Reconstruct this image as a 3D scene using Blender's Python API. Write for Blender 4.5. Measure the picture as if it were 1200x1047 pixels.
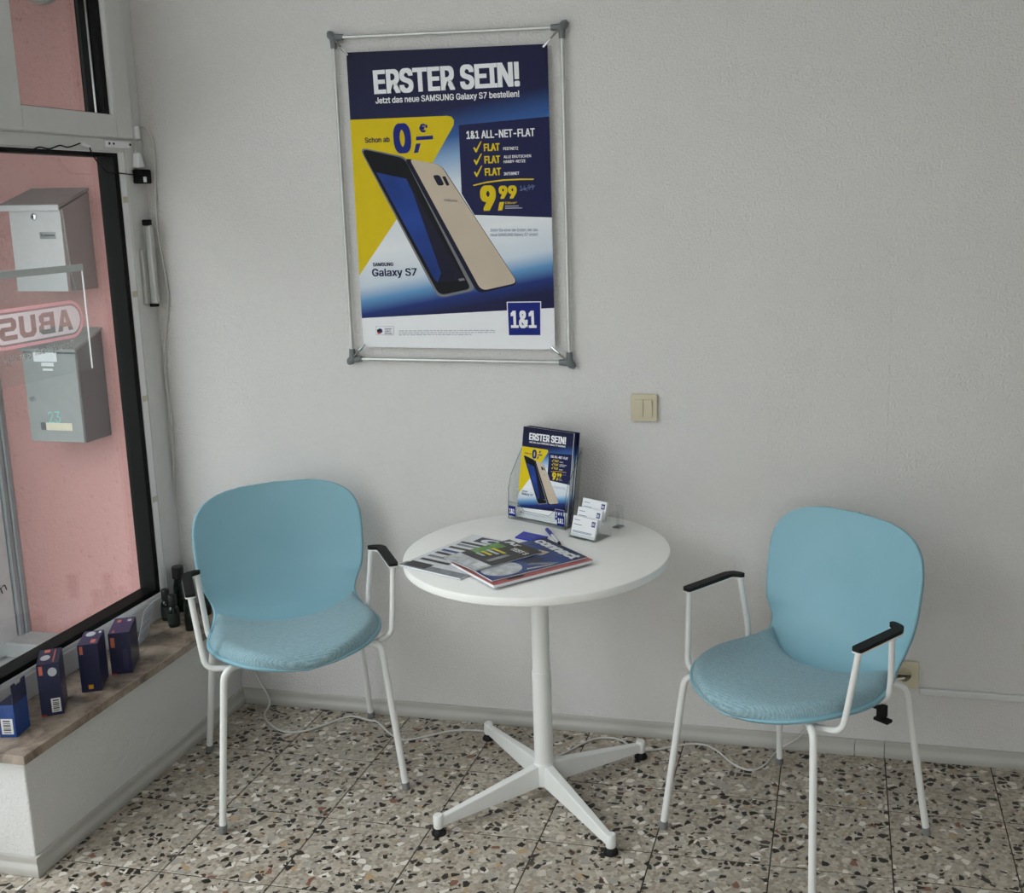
import bpy, bmesh, math, random
from mathutils import Matrix, Vector, Euler
random.seed(7)
for o in list(bpy.data.objects): bpy.data.objects.remove(o)
scene = bpy.context.scene
COL = scene.collection
PI = math.pi

# ------------------------------------------------------------------ camera
CAM = Vector((1.9055, -2.9995, 1.6164)); CROT = (1.383, 0.0139, 0.2007)
F = 1265.56; PPX, PPY = 600 + 128.14, 523.5 - 52.06
cd = bpy.data.cameras.new('camera'); cam = bpy.data.objects.new('camera', cd); COL.objects.link(cam)
cam.location = CAM; cam.rotation_euler = Euler(CROT, 'XYZ')
cd.sensor_fit = 'HORIZONTAL'; cd.sensor_width = 36.0; cd.lens = F / 1200 * 36.0
cd.shift_x = -128.14 / 1200; cd.shift_y = -52.06 / 1200; cd.clip_start = 0.05
scene.camera = cam
RM = Euler(CROT, 'XYZ').to_matrix()
def ray(u, v): return RM @ Vector(((u - PPX) / F, -(v - PPY) / F, -1.0))
def onx(u, v, x): d = ray(u, v); return CAM + d * ((x - CAM.x) / d.x)
def ony(u, v, y): d = ray(u, v); return CAM + d * ((y - CAM.y) / d.y)
def onz(u, v, z): d = ray(u, v); return CAM + d * ((z - CAM.z) / d.z)

# ------------------------------------------------------------------ world, light, exposure
w = bpy.data.worlds.new('World'); scene.world = w; w.use_nodes = True
bg = w.node_tree.nodes['Background']
bg.inputs[0].default_value = (0.955, 0.962, 1.0, 1)
wt = w.node_tree; tc = wt.nodes.new('ShaderNodeTexCoord'); sp = wt.nodes.new('ShaderNodeSeparateXYZ'); wt.links.new(tc.outputs['Generated'], sp.inputs[0])
mr = wt.nodes.new('ShaderNodeMapRange'); wt.links.new(sp.outputs[2], mr.inputs[0])         # overcast sky: zenith three times the horizon
for i, v in ((1, 0.0), (2, 1.0), (3, 0.8), (4, 2.4)): mr.inputs[i].default_value = v
wt.links.new(mr.outputs[0], bg.inputs[1])
def portal(name, loc, rot, sx, sy):
    l = bpy.data.lights.new(name, 'AREA'); l.shape = 'RECTANGLE'; l.size = sx; l.size_y = sy
    l.cycles.is_portal = True
    o = bpy.data.objects.new(name, l); o.location = loc; o.rotation_euler = rot; COL.objects.link(o)
portal('shopfront_portal', (-0.28, -2.97, 1.47), (0, math.radians(-90), 0), 2.86, 3.9)
portal('window_portal', (-0.26, -0.48, 1.65), (0, math.radians(-90), 0), 2.5, 0.93)
portal('rear_portal', (2.5, -5.0, 1.65), (math.radians(90), 0, 0), 1.7, 1.4)
scene.view_settings.view_transform = 'Standard'; scene.view_settings.look = 'None'
scene.view_settings.gamma = 1.0; scene.view_settings.use_curve_mapping = False
scene.view_settings.exposure = 1.82

# ------------------------------------------------------------------ materials
def srgb(r, g, b):
    f = lambda c: (c / 255 / 12.92) if c / 255 <= 0.04045 else ((c / 255 + 0.055) / 1.055) ** 2.4
    return (f(r), f(g), f(b), 1)
class NT:
    def __init__(s, name):
        s.m = bpy.data.materials.new(name); s.m.use_nodes = True; s.t = s.m.node_tree
        s.b = s.t.nodes['Principled BSDF']; s.o = s.t.nodes['Material Output']
    def n(s, typ, **kw):
        x = s.t.nodes.new(typ)
        for k, v in kw.items(): setattr(x, k, v)
        return x
    def l(s, a, b): s.t.links.new(a, b)
    def ramp(s, fac, stops, interp='LINEAR'):
        r = s.n('ShaderNodeValToRGB'); r.color_ramp.interpolation = interp
        e = r.color_ramp.elements
        while len(e) < len(stops): e.new(0.5)
        for i, (p, c) in enumerate(stops): e[i].position = p; e[i].color = c
        s.l(fac, r.inputs[0]); return r.outputs[0]
    def math(s, op, a, b=None, clamp=False):
        m = s.n('ShaderNodeMath', operation=op); m.use_clamp = clamp
        for i, v in enumerate((a, b)):
            if v is None: continue
            if isinstance(v, (int, float)): m.inputs[i].default_value = v
            else: s.l(v, m.inputs[i])
        return m.outputs[0]
    def mix(s, fac, a, b, typ='MIX'):
        m = s.n('ShaderNodeMix', data_type='RGBA', blend_type=typ)
        for sock, v in ((m.inputs[0], fac), (m.inputs[6], a), (m.inputs[7], b)):
            if isinstance(v, (int, float)): sock.default_value = v
            elif isinstance(v, tuple): sock.default_value = v
            else: s.l(v, sock)
        return m.outputs[2]
    def bump(s, h, strength, dist):
        b = s.n('ShaderNodeBump'); b.inputs['Strength'].default_value = strength; b.inputs['Distance'].default_value = dist
        s.l(h, b.inputs['Height']); s.l(b.outputs[0], s.b.inputs['Normal'])
    def noise(s, scale, detail=2, rough=0.5, vec=None):
        x = s.n('ShaderNodeTexNoise'); x.inputs['Scale'].default_value = scale
        x.inputs['Detail'].default_value = detail; x.inputs['Roughness'].default_value = rough
        if vec is not None: s.l(vec, x.inputs['Vector'])
        return x
    def pos(s): return s.n('ShaderNodeNewGeometry').outputs['Position']
    def obj(s): return s.n('ShaderNodeTexCoord').outputs['Object']
def plain(name, rgb, rough=0.5, metal=0.0, var=0.04, scale=30, spec=0.45, bump=0.0):
    t = NT(name); c = srgb(*rgb)
    nz = t.noise(scale, 3, 0.5, t.obj())
    lo = tuple(x * (1 - var) for x in c[:3]) + (1,); hi = tuple(min(1, x * (1 + var)) for x in c[:3]) + (1,)
    t.l(t.ramp(nz.outputs[0], [(0.3, lo), (0.7, hi)]), t.b.inputs['Base Color'])
    t.b.inputs['Roughness'].default_value = rough; t.b.inputs['Metallic'].default_value = metal
    t.b.inputs['Specular IOR Level'].default_value = spec
    if bump: t.bump(nz.outputs[0], bump, 0.001)
    return t.m
M = {}
def ingrain(name, rgb, scale=150, strength=0.55):
    t = NT(name); p = t.pos(); c = srgb(*rgb)
    a = t.noise(scale, 3, 0.6, p); b = t.noise(2.2, 3, 0.5, p)
    t.l(t.ramp(b.outputs[0], [(0.3, tuple(x * 0.96 for x in c[:3]) + (1,)), (0.7, c)]), t.b.inputs['Base Color'])
    t.b.inputs['Roughness'].default_value = 0.75; t.b.inputs['Specular IOR Level'].default_value = 0.25
    h = t.ramp(a.outputs[0], [(0.35, (0, 0, 0, 1)), (0.7, (1, 1, 1, 1))])
    t.bump(h, strength, 0.0032)
    return t.m
M['wall'] = ingrain('white_ingrain_wallpaper', (231, 228, 226), 165, 0.75)
M['parapet'] = ingrain('white_painted_plaster', (222, 221, 219), 120, 0.5)
M['ceiling'] = plain('ceiling_paint', (232, 231, 228), 0.9)
def stucco():
    t = NT('pink_stucco'); p = t.pos()
    a = t.noise(55, 4, 0.65, p); b = t.noise(3, 3, 0.6, p)
    col = t.mix(t.math('MULTIPLY', b.outputs[0], 0.6), srgb(204, 158, 154), srgb(190, 136, 130))
    pit = t.ramp(a.outputs[0], [(0.30, (1, 1, 1, 1)), (0.42, (0, 0, 0, 1))])
    t.l(t.mix(t.math('MULTIPLY', pit, 0.45), col, srgb(140, 88, 82)), t.b.inputs['Base Color'])
    t.b.inputs['Roughness'].default_value = 0.9
    t.bump(a.outputs[0], 0.9, 0.008); return t.m
M['stucco'] = stucco()
def terrazzo(name, rnd=True):
    t = NT(name); p = t.pos()
    v = t.n('ShaderNodeVectorMath', operation='ADD'); t.l(p, v.inputs[0])
    if rnd:
        oi = t.n('ShaderNodeObjectInfo'); k = t.n('ShaderNodeVectorMath', operation='SCALE')
        k.inputs[0].default_value = (13.7, 7.1, 0); t.l(oi.outputs['Random'], k.inputs['Scale']); t.l(k.outputs[0], v.inputs[1])
    # warp for irregular chips
    nz = t.noise(60, 2, 0.5, v.outputs[0]); ws = t.n('ShaderNodeVectorMath', operation='SCALE'); ws.inputs['Scale'].default_value = 0.010
    sb = t.n('ShaderNodeVectorMath', operation='SUBTRACT'); t.l(nz.outputs['Color'], sb.inputs[0]); sb.inputs[1].default_value = (.5, .5, .5)
    t.l(sb.outputs[0], ws.inputs[0]); vv = t.n('ShaderNodeVectorMath', operation='ADD'); t.l(v.outputs[0], vv.inputs[0]); t.l(ws.outputs[0], vv.inputs[1])
    def layer(scale, off):
        ad = t.n('ShaderNodeVectorMath', operation='ADD'); t.l(vv.outputs[0], ad.inputs[0]); ad.inputs[1].default_value = off
        f = t.n('ShaderNodeTexVoronoi', voronoi_dimensions='2D'); f.inputs['Scale'].default_value = scale; t.l(ad.outputs[0], f.inputs['Vector'])
        e = t.n('ShaderNodeTexVoronoi', voronoi_dimensions='2D', feature='DISTANCE_TO_EDGE'); e.inputs['Scale'].default_value = scale; t.l(ad.outputs[0], e.inputs['Vector'])
        s = t.n('ShaderNodeSeparateColor'); t.l(f.outputs['Color'], s.inputs[0])
        return s.outputs[0], s.outputs[1], e.outputs['Distance']
    g = lambda *c: srgb(*c)
    big = t.noise(9, 3, 0.6, v.outputs[0])
    base = t.mix(big.outputs[0], g(158, 150, 139), g(192, 186, 176))
    r, r2, d = layer(105, (3, 1, 0))
    fine = t.ramp(r, [(0, g(122, 112, 100)), (.16, g(178, 171, 161)), (.30, g(206, 203, 197)), (.42, g(158, 147, 133)), (.56, g(184, 178, 169)), (.70, g(138, 134, 128)), (.82, g(194, 188, 178)), (.97, g(160, 132, 106))], 'CONSTANT')
    c1 = t.mix(t.ramp(d, [(.03, (0, 0, 0, 1)), (.09, (.6, .6, .6, 1))]), base, fine)
    r, r2, d = layer(46, (8, 5, 0))
    m = t.math('MULTIPLY', t.math('LESS_THAN', r, 0.26), t.math('GREATER_THAN', d, 0.13))
    lite = t.ramp(r2, [(0, g(226, 224, 220)), (.4, g(205, 200, 192)), (.62, g(168, 166, 163)), (.90, g(184, 160, 128)), (.96, g(134, 96, 82))], 'CONSTANT')
    c2 = t.mix(m, c1, lite)
    r, r2, d = layer(49, (1.3, 9, 0))
    m = t.math('MULTIPLY', t.math('LESS_THAN', r, 0.19), t.math('GREATER_THAN', d, 0.15))
    dark = t.ramp(r2, [(0, g(38, 36, 34)), (.55, g(52, 48, 45)), (.8, g(74, 70, 66)), (.94, g(82, 62, 50))], 'CONSTANT')
    c3 = t.mix(m, c2, dark)
    r, r2, d = layer(95, (5.3, 2, 0))
    m = t.math('MULTIPLY', t.math('LESS_THAN', r, 0.07), t.math('GREATER_THAN', d, 0.12))
    c4 = t.mix(m, c3, g(48, 44, 41))
    t.l(t.mix(1.0, c4, (0.93, 0.885, 0.83, 1), 'MULTIPLY'), t.b.inputs['Base Color'])
    t.b.inputs['Roughness'].default_value = 0.42; t.b.inputs['Specular IOR Level'].default_value = 0.35
    return t.m
M['terrazzo'] = terrazzo('terrazzo_tile'); M['grout'] = plain('tile_grout', (66, 60, 54), 0.95)
def marble():
    t = NT('brown_marble'); p = t.pos()
    a = t.noise(11, 6, 0.65, p); a.inputs['Distortion'].default_value = 0.6; b = t.noise(34, 4, 0.6, p)
    c = t.ramp(a.outputs[0], [(.34, srgb(84, 72, 64)), (.5, srgb(142, 126, 113)), (.66, srgb(170, 154, 138))])
    t.l(t.mix(t.math('MULTIPLY', t.ramp(b.outputs[0], [(.55, (0, 0, 0, 1)), (.7, (1, 1, 1, 1))]), .35), c, srgb(96, 84, 76)), t.b.inputs['Base Color'])
    t.b.inputs['Roughness'].default_value = 0.22; return t.m
M['marble'] = marble()
M['base'] = plain('baseboard_paint', (186, 183, 177), 0.4, var=0.05, scale=8)
M['pvc'] = plain('window_frame_lacquer', (214, 214, 213), 0.4, var=0.02)
M['bead'] = plain('white_glazing_bead', (240, 240, 242), 0.35, var=0.01)
M['gasket'] = plain('black_rubber', (16, 16, 16), 0.6, spec=0.15)
M['steelbar'] = plain('bright_aluminium', (196, 198, 198), 0.3, 1.0)
def glass(name, tint, gloss=1.0, rough=0.0):
    t = NT(name); t.t.nodes.remove(t.b)
    tr = t.n('ShaderNodeBsdfTransparent'); tr.inputs[0].default_value = tint
    gl = t.n('ShaderNodeBsdfGlossy'); gl.inputs['Roughness'].default_value = rough
    lw = t.n('ShaderNodeLayerWeight'); lw.inputs[0].default_value = 0.5        # Schlick reflectance of a thin sheet
    fr = t.math('ADD', t.math('MULTIPLY', t.math('POWER', lw.outputs['Facing'], 5), 0.92), 0.045)
    mx = t.n('ShaderNodeMixShader'); t.l(t.math('MULTIPLY', fr, gloss, True), mx.inputs[0]); t.l(tr.outputs[0], mx.inputs[1]); t.l(gl.outputs[0], mx.inputs[2])
    t.l(mx.outputs[0], t.o.inputs[0]); return t.m
M['glass'] = glass('window_glass', (0.93, 0.96, 0.95, 1))
M['acrylic'] = glass('clear_acrylic', (0.95, 0.965, 0.965, 1))
M['acrylic_edge'] = glass('clear_acrylic_edge', (0.72, 0.76, 0.76, 1), 1.6, 0.05)
def film(name, rgb, alpha):
    t = NT(name); c = srgb(*rgb); nz = t.noise(200, 2, 0.5, t.obj()); t.t.nodes.remove(t.b)
    col = t.ramp(nz.outputs[0], [(0, tuple(x * .95 for x in c[:3]) + (1,)), (1, c)])
    d = t.n('ShaderNodeBsdfDiffuse'); l = t.n('ShaderNodeBsdfTranslucent'); t.l(col, d.inputs[0]); t.l(col, l.inputs[0])
    m = t.n('ShaderNodeMixShader'); m.inputs[0].default_value = 0.55; t.l(d.outputs[0], m.inputs[1]); t.l(l.outputs[0], m.inputs[2])
    tr = t.n('ShaderNodeBsdfTransparent'); x = t.n('ShaderNodeMixShader'); x.inputs[0].default_value = alpha
    t.l(tr.outputs[0], x.inputs[1]); t.l(m.outputs[0], x.inputs[2]); t.l(x.outputs[0], t.o.inputs[0]); return t.m
# ------------------------------------------------------------------ mesh helpers
MW = {}
def world_of(o):
    m = MW.get(o.name)
    return m if m is not None else Matrix.Identity(4)
class MB:
    def __init__(s): s.v = []; s.f = []
    def add(s, vs, fs):
        k = len(s.v); s.v += [Vector(x) for x in vs]; s.f += [tuple(i + k for i in f) for f in fs]; return s
    def box(s, x0, x1, y0, y1, z0, z1, m=None):
        vs = [Vector((x, y, z)) for x in (x0, x1) for y in (y0, y1) for z in (z0, z1)]
        if m is not None: vs = [m @ q for q in vs]
        return s.add(vs, [(0, 1, 3, 2), (4, 6, 7, 5), (0, 4, 5, 1), (2, 3, 7, 6), (0, 2, 6, 4), (1, 5, 7, 3)])
    def hexa(s, bot, top):
        return s.add(list(bot) + list(top), [(3, 2, 1, 0), (4, 5, 6, 7)] + [(i, (i + 1) % 4, 4 + (i + 1) % 4, 4 + i) for i in range(4)])
    def tube(s, pts, r, seg=10, cap=True):
        pts = [Vector(p) for p in pts]; n = len(pts); rr = r if isinstance(r, (list, tuple)) else [r] * n
        t0 = (pts[1] - pts[0]).normalized(); a = t0.orthogonal().normalized(); vs = []; fs = []
        for i in range(n):
            t = (pts[min(i + 1, n - 1)] - pts[max(i - 1, 0)]).normalized()
            a = (a - t * a.dot(t)).normalized(); b = t.cross(a)
            for k in range(seg):
                q = 2 * PI * k / seg; vs.append(pts[i] + (a * math.cos(q) + b * math.sin(q)) * rr[i])
        for i in range(n - 1):
            for k in range(seg):
                k2 = (k + 1) % seg; fs.append((i * seg + k, i * seg + k2, (i + 1) * seg + k2, (i + 1) * seg + k))
        if cap: fs += [tuple(range(seg))[::-1], tuple(range((n - 1) * seg, n * seg))]
        return s.add(vs, fs)
    def lathe(s, prof, c=(0, 0, 0), seg=24, m=None):
        c = Vector(c); vs = []; fs = []; n = len(prof)
        for r, z in prof:
            for k in range(seg):
                q = 2 * PI * k / seg; p = Vector((r * math.cos(q), r * math.sin(q), z)); vs.append((m @ p if m is not None else p) + c)
        for i in range(n - 1):
            for k in range(seg):
                k2 = (k + 1) % seg; fs.append((i * seg + k, i * seg + k2, (i + 1) * seg + k2, (i + 1) * seg + k))
        fs += [tuple(range(seg))[::-1], tuple(range((n - 1) * seg, n * seg))]
        return s.add(vs, fs)
    def prism(s, poly, fn, d0, d1):          # poly of 2D points; fn(a, b, depth) -> 3D
        n = len(poly)
        return s.add([fn(a, b, d0) for a, b in poly] + [fn(a, b, d1) for a, b in poly],
                     [tuple(range(n))[::-1], tuple(range(n, 2 * n))] + [(i, (i + 1) % n, n + (i + 1) % n, n + i) for i in range(n)])
    def sweep(s, prof, path):                # prof list of (offset, z), path = list of (origin2D, normal2D) corner data
        n = len(prof); vs = []; fs = []
        for (ox, oy), (nx, ny) in path:
            for a, z in prof: vs.append((ox + nx * a, oy + ny * a, z))
        for i in range(len(path) - 1):
            for k in range(n):
                k2 = (k + 1) % n; fs.append((i * n + k, i * n + k2, (i + 1) * n + k2, (i + 1) * n + k))
        fs += [tuple(range(n)), tuple(range((len(path) - 1) * n, len(path) * n))[::-1]]
        return s.add(vs, fs)
    def build(s, name, mat, parent=None, world=True, smooth=False, bevel=0, bseg=2, fixn=True, sub=0):
        me = bpy.data.meshes.new(name)
        vs = s.v
        if parent is not None and world:
            inv = world_of(parent).inverted(); vs = [inv @ q for q in vs]
        me.from_pydata([tuple(q) for q in vs], [], s.f); me.update()
        if fixn:
            bm = bmesh.new(); bm.from_mesh(me); bmesh.ops.recalc_face_normals(bm, faces=bm.faces); bm.to_mesh(me); bm.free()
        me.materials.append(mat)
        if smooth:
            me.polygons.foreach_set('use_smooth', [True] * len(me.polygons))
            if smooth != 'all': me.set_sharp_from_angle(angle=math.radians(40))
        o = bpy.data.objects.new(name, me); COL.objects.link(o)
        if parent is not None:
            o.parent = parent; MW[o.name] = world_of(parent) if world or True else None
        if bevel:
            b = o.modifiers.new('bevel', 'BEVEL'); b.width = bevel; b.segments = bseg; b.limit_method = 'ANGLE'; b.angle_limit = math.radians(35)
        if sub:
            q = o.modifiers.new('sub', 'SUBSURF'); q.levels = sub; q.render_levels = sub
        return o
def tag(o, label=None, cat=None, group=None, kind=None):
    if label: o['label'] = label
    if cat: o['category'] = cat
    if group: o['group'] = group
    if kind: o['kind'] = kind
    return o
def thing(name, label, cat, loc=(0, 0, 0), rotz=0, group=None, kind=None, mat=None):
    o = bpy.data.objects.new(name, None); COL.objects.link(o); o.empty_display_size = 0.1
    m = mat if mat is not None else Matrix.Translation(Vector(loc)) @ Matrix.Rotation(rotz, 4, 'Z')
    o.matrix_world = m; o.location = m.to_translation(); o.rotation_euler = m.to_euler(); o.scale = m.to_scale()
    MW[o.name] = m
    return tag(o, label, cat, group, kind)
def struct(o): o['kind'] = 'structure'; return o
def rect(a0, a1, b0, b1): return [(a0, b0), (a1, b0), (a1, b1), (a0, b1)]
FONT = None
try:
    import os
    FONT = bpy.data.fonts.load(os.path.join(bpy.utils.system_resource('DATAFILES'), 'fonts', 'Inter.woff2'))
except Exception: FONT = None
def text_polys(txt, bold=0.0, keep_curve=False, extra=None):
    """flat text as (verts2D, faces), cap height about 0.7 units"""
    cu = bpy.data.curves.new('txt', 'FONT'); cu.body = txt; cu.size = 1.0; cu.resolution_u = 3; cu.offset = bold; cu.fill_mode = 'FRONT'
    if FONT: cu.font = FONT
    ob = bpy.data.objects.new('txt', cu); COL.objects.link(ob)
    dg = bpy.context.evaluated_depsgraph_get(); me = ob.evaluated_get(dg).to_mesh()
    vs = [(q.co.x, q.co.y) for q in me.vertices]; fs = [tuple(p.vertices) for p in me.polygons]
    ob.evaluated_get(dg).to_mesh_clear(); bpy.data.objects.remove(ob); bpy.data.curves.remove(cu)
    return vs, fs
CAPH = None
def text_in(mb, txt, p0, p1, cap, fn, bold=0.02, d=0.0):
    """fit a line of text between 2D baseline points p0 and p1 with cap height cap"""
    global CAPH
    if CAPH is None:
        v0, _ = text_polys('H'); CAPH = max(q[1] for q in v0)
    vs, fs = text_polys(txt); n0 = len(vs)
    if bold > 0:                             # heavier strokes: the same outline repeated a little to each side
        v0, f0 = vs, fs; vs, fs = [], []
        for dx, dy in ((-1, 0), (1, 0), (0, .5), (0, -.5), (-1, .5), (1, .5), (-1, -.5), (1, -.5), (0, 0)):
            k = len(vs); vs += [(x + dx * bold, y + dy * bold) for x, y in v0]; fs += [tuple(i + k for i in f) for f in f0]
    x0 = min(q[0] for q in vs); x1 = max(q[0] for q in vs)
    e = Vector((p1[0] - p0[0], p1[1] - p0[1])); L = e.length; e /= L; n = Vector((-e.y, e.x))
    sx = L / (x1 - x0); sy = cap / (CAPH + bold * .5)
    out = []
    for i, (x, y) in enumerate(vs):              # each repeat lies a hair above the one before
        q = Vector(p0) + e * ((x - x0) * sx) + n * (y * sy); out.append(fn(q.x, q.y, d + (i // n0) * 2e-5))
    mb.add(out, fs)
def catmull(pts, n=8):
    pts = [Vector(p) for p in pts]; out = []
    for i in range(len(pts) - 1):
        p0 = pts[max(i - 1, 0)]; p1 = pts[i]; p2 = pts[i + 1]; p3 = pts[min(i + 2, len(pts) - 1)]
        for k in range(n):
            t = k / n
            out.append(0.5 * ((2 * p1) + (p2 - p0) * t + (2 * p0 - 5 * p1 + 4 * p2 - p3) * t * t + (3 * p1 - p0 - 3 * p2 + p3) * t ** 3))
    out.append(pts[-1]); return out
def interp(xs, ys, x):
    if x <= xs[0]: return ys[0]
    for i in range(len(xs) - 1):
        if x <= xs[i + 1]:
            t = (x - xs[i]) / (xs[i + 1] - xs[i]); return ys[i] * (1 - t) + ys[i + 1] * t
    return ys[-1]

# ------------------------------------------------------------------ the setting
H = 3.05; XR = 4.4; YB = -5.0
T = 0.294
fl = struct(MB().box(-0.30, XR, YB, 0.0, -0.12, -0.0014).build('floor', M['grout'])); fl['label'] = 'terrazzo tiled floor with dark joints'
tile_me = None
def tile(ix, iy):
    global tile_me
    if tile_me is None:
        g = 0.0016; b = 0.0010; mb = MB()
        mb.add([(x, y, z) for z, i in ((-0.01, 0), (-b, 0), (0, b)) for x, y in ((g + i, g + i), (T - g - i, g + i), (T - g - i, T - g - i), (g + i, T - g - i))],
               [(8, 9, 10, 11)] + [(r * 4 + k, r * 4 + (k + 1) % 4, r * 4 + 4 + (k + 1) % 4, r * 4 + 4 + k) for r in (0, 1) for k in range(4)])
        o = mb.build('tile', M['terrazzo'], fl); tile_me = o.data
    else:
        o = bpy.data.objects.new('tile', tile_me); COL.objects.link(o); o.parent = fl
    o.location = (ix * T, -(iy + 1) * T, random.uniform(-0.0004, 0))
for ix in range(0, 11):
    for iy in range(0, 8): tile(ix, iy)
for iy in range(3, 8): tile(-1, iy)
far = MB().box(-0.30, XR, YB, -8 * T, -0.01, 0.0); far.box(11 * T, XR, -8 * T, 0, -0.01, 0.0)
tag(far.build('far_tiling', terrazzo('terrazzo_far', False), fl), kind='stuff')

struct(MB().box(-0.24, XR + 0.2, 0.0, 0.40, -0.1, H + 0.1).build('wall_back', M['wall']))
struct(MB().box(XR, XR + 0.2, YB, 0.0, -0.1, H + 0.1).build('wall_right', M['wall']))
rw = MB(); RX0, RX1, RZ0, RZ1 = 1.6, 3.4, 0.9, 2.4
for x0, x1, z0, z1 in ((-0.3, RX0, -.1, H + .1), (RX1, XR + .2, -.1, H + .1), (RX0, RX1, -.1, RZ0), (RX0, RX1, RZ1, H + .1)): rw.box(x0, x1, YB - .2, YB, z0, z1)
struct(rw.build('wall_rear', M['wall']))
struct(MB().box(-0.3, XR + 0.2, YB - 0.2, 0.4, H, H + 0.15).build('ceiling', M['ceiling']))
PE = -0.945                                                     # end of the parapet
par = MB().box(-0.26, 0.0, PE, 0.0, 0.0, 0.306)
struct(par.build('wall_left', M['parapet'], bevel=0.004)); 
# lintel over the shop front, and the outside piers
struct(MB().box(-0.30, -0.16, YB, 0.0, 2.90, H).build('wall_left_lintel', M['wall']))
# window sill (stone board)
sill = MB().box(-0.20, 0.026, PE - 0.026, 0.0, 0.306, 0.330).build('trim_1', M['marble'], bevel=0.002); struct(sill); sill['label'] = 'polished brown marble window board on the low wall'
# baseboards
prof = [(0, 0), (0.015, 0), (0.0165, 0.004), (0.0165, 0.016), (0.0145, 0.022), (0.0085, 0.027), (0.0070, 0.034), (0.0085, 0.041), (0.007, 0.046), (0, 0.0475)]
BP = []
def bb(name, path): o = MB().sweep(prof, path).build(name, M['base'], smooth=True); return struct(o)
xs_cut = [ony(u, v, -0.015).x for u, v in ((1001, 885), (1036, 888))]
cuts = [0.0] + xs_cut + [XR]
bback = thing('baseboard_back', 'pale painted baseboard along the back wall', None, (0, 0, 0), kind='structure')
for i in range(3):
    a = cuts[i] + (0.0012 if i else 0); b = cuts[i + 1] - (0.0012 if i < 2 else 0)
    MB().sweep(prof, [((a, 0), ((1 if i == 0 else 0), -1)), ((b, 0), (0, -1))]).build('baseboard_length', M['base'], bback, smooth=True)
bb('baseboard_left', [((0, 0), (1, -1)), ((0, PE), (1, -1)), ((-0.26, PE), (0, -1))])
# surface duct on the back wall right of the socket
dz0, dz1 = 0.203, 0.222
x0 = ony(1077, 810, 0).x
du = MB().box(x0, XR, -0.014, 0, dz0, dz1 + 0.002).build('trim_2', M['pvc'], bevel=0.004, bseg=3); struct(du); du['label'] = 'white surface cable duct running right from the wall socket'

sm = ony(1041, 450, 0).x
for x, z0, z1 in ((sm, .84, 1.34), (ony(1036, 860, 0).x, .05, .30), (ony(1001, 860, 0).x, .05, .16)):
    MB().box(x - .0022, x + .0022, -.0010, .001, z0, z1).build('wallpaper_seam', M['wall'], bpy.data.objects['wall_back'], bevel=.0008)
# ---- windows
XF = -0.18
def frame_yz(mb, y0, y1, z0, z1, t, xa, xb):
    tl, tr_, tb, tt = t
    mb.box(xa, xb, y0, y0 + tl, z0, z1); mb.box(xa, xb, y1 - tr_, y1, z0, z1)
    mb.box(xa, xb, y0 + tl, y1 - tr_, z0, z0 + tb); mb.box(xa, xb, y0 + tl, y1 - tr_, z1 - tt, z1)
    return mb
w1 = thing('window_1', 'large fixed shop window with black gasket above the marble board', None, (-0.2, -0.45, 0.33), kind='structure')
frame_yz(MB(), PE, 0.0, 0.33, 1.803, (0.10, 0.088, 0.066, 0.036), -0.25, XF).build('frame', M['pvc'], w1, bevel=0.002)
frame_yz(MB(), PE + 0.10, -0.088, 0.396, 1.767, (0.024, 0.024, 0.012, 0.004), -0.245, -0.184).build('glazing_bead', M['bead'], w1, bevel=0.002)
frame_yz(MB(), PE + 0.124, -0.112, 0.408, 1.763, (0.02, 0.02, 0.016, 0.012), -0.245, -0.188).build('gasket', M['gasket'], w1, bevel=0.002)
MB().box(-0.232, -0.226, PE + 0.13, -0.12, 0.412, 1.758).build('pane', M['glass'], w1)
for z in (0.70, 1.02, 1.34, 1.62):
    MB().box(-0.186, -0.1836, -0.111, -0.090, z, z + 0.018).build('setting_block', plain('beige_tape', (205, 200, 178), 0.6) if z == 0.70 else bpy.data.materials['beige_tape'], w1)
w2 = thing('window_2', 'upper tilting window sash above the shop window', None, (-0.2, -0.45, 1.803), kind='structure')
frame_yz(MB(), PE, 0.0, 1.803, 2.90, (0.05, 0.055, 0.008, 0.05), -0.25, XF).build('frame', M['pvc'], w2, bevel=0.002)
ys = (-0.62, -0.058)
frame_yz(MB(), ys[0], ys[1], 1.806, 2.84, (0.115, 0.075, 0.064, 0.07), -0.245, -0.166).build('sash', M['pvc'], w2, bevel=0.003)
frame_yz(MB(), ys[0] + 0.112, ys[1] - 0.072, 1.866, 2.774, (0.004, 0.016, 0.003, 0.01), -0.24, -0.170).build('glazing_bead', M['bead'], w2, bevel=0.001)
frame_yz(MB(), ys[0] + 0.114, ys[1] - 0.086, 1.868, 2.77, (0.003, 0.022, 0.004, 0.01), -0.24, -0.176).build('gasket', M['gasket'], w2)
MB().box(-0.205, -0.199, ys[1] - 0.112, ys[1] - 0.1085, 1.872, 2.76).build('spacer_bar', M['steelbar'], w2)
MB().box(-0.222, -0.216, ys[0] + 0.115, ys[1] - 0.10, 1.87, 2.77).build('pane', M['glass'], w2)
MB().box(-0.24, -0.185, PE + 0.05, ys[0], 1.811, 2.85).build('side_panel', M['pvc'], w2)
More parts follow.
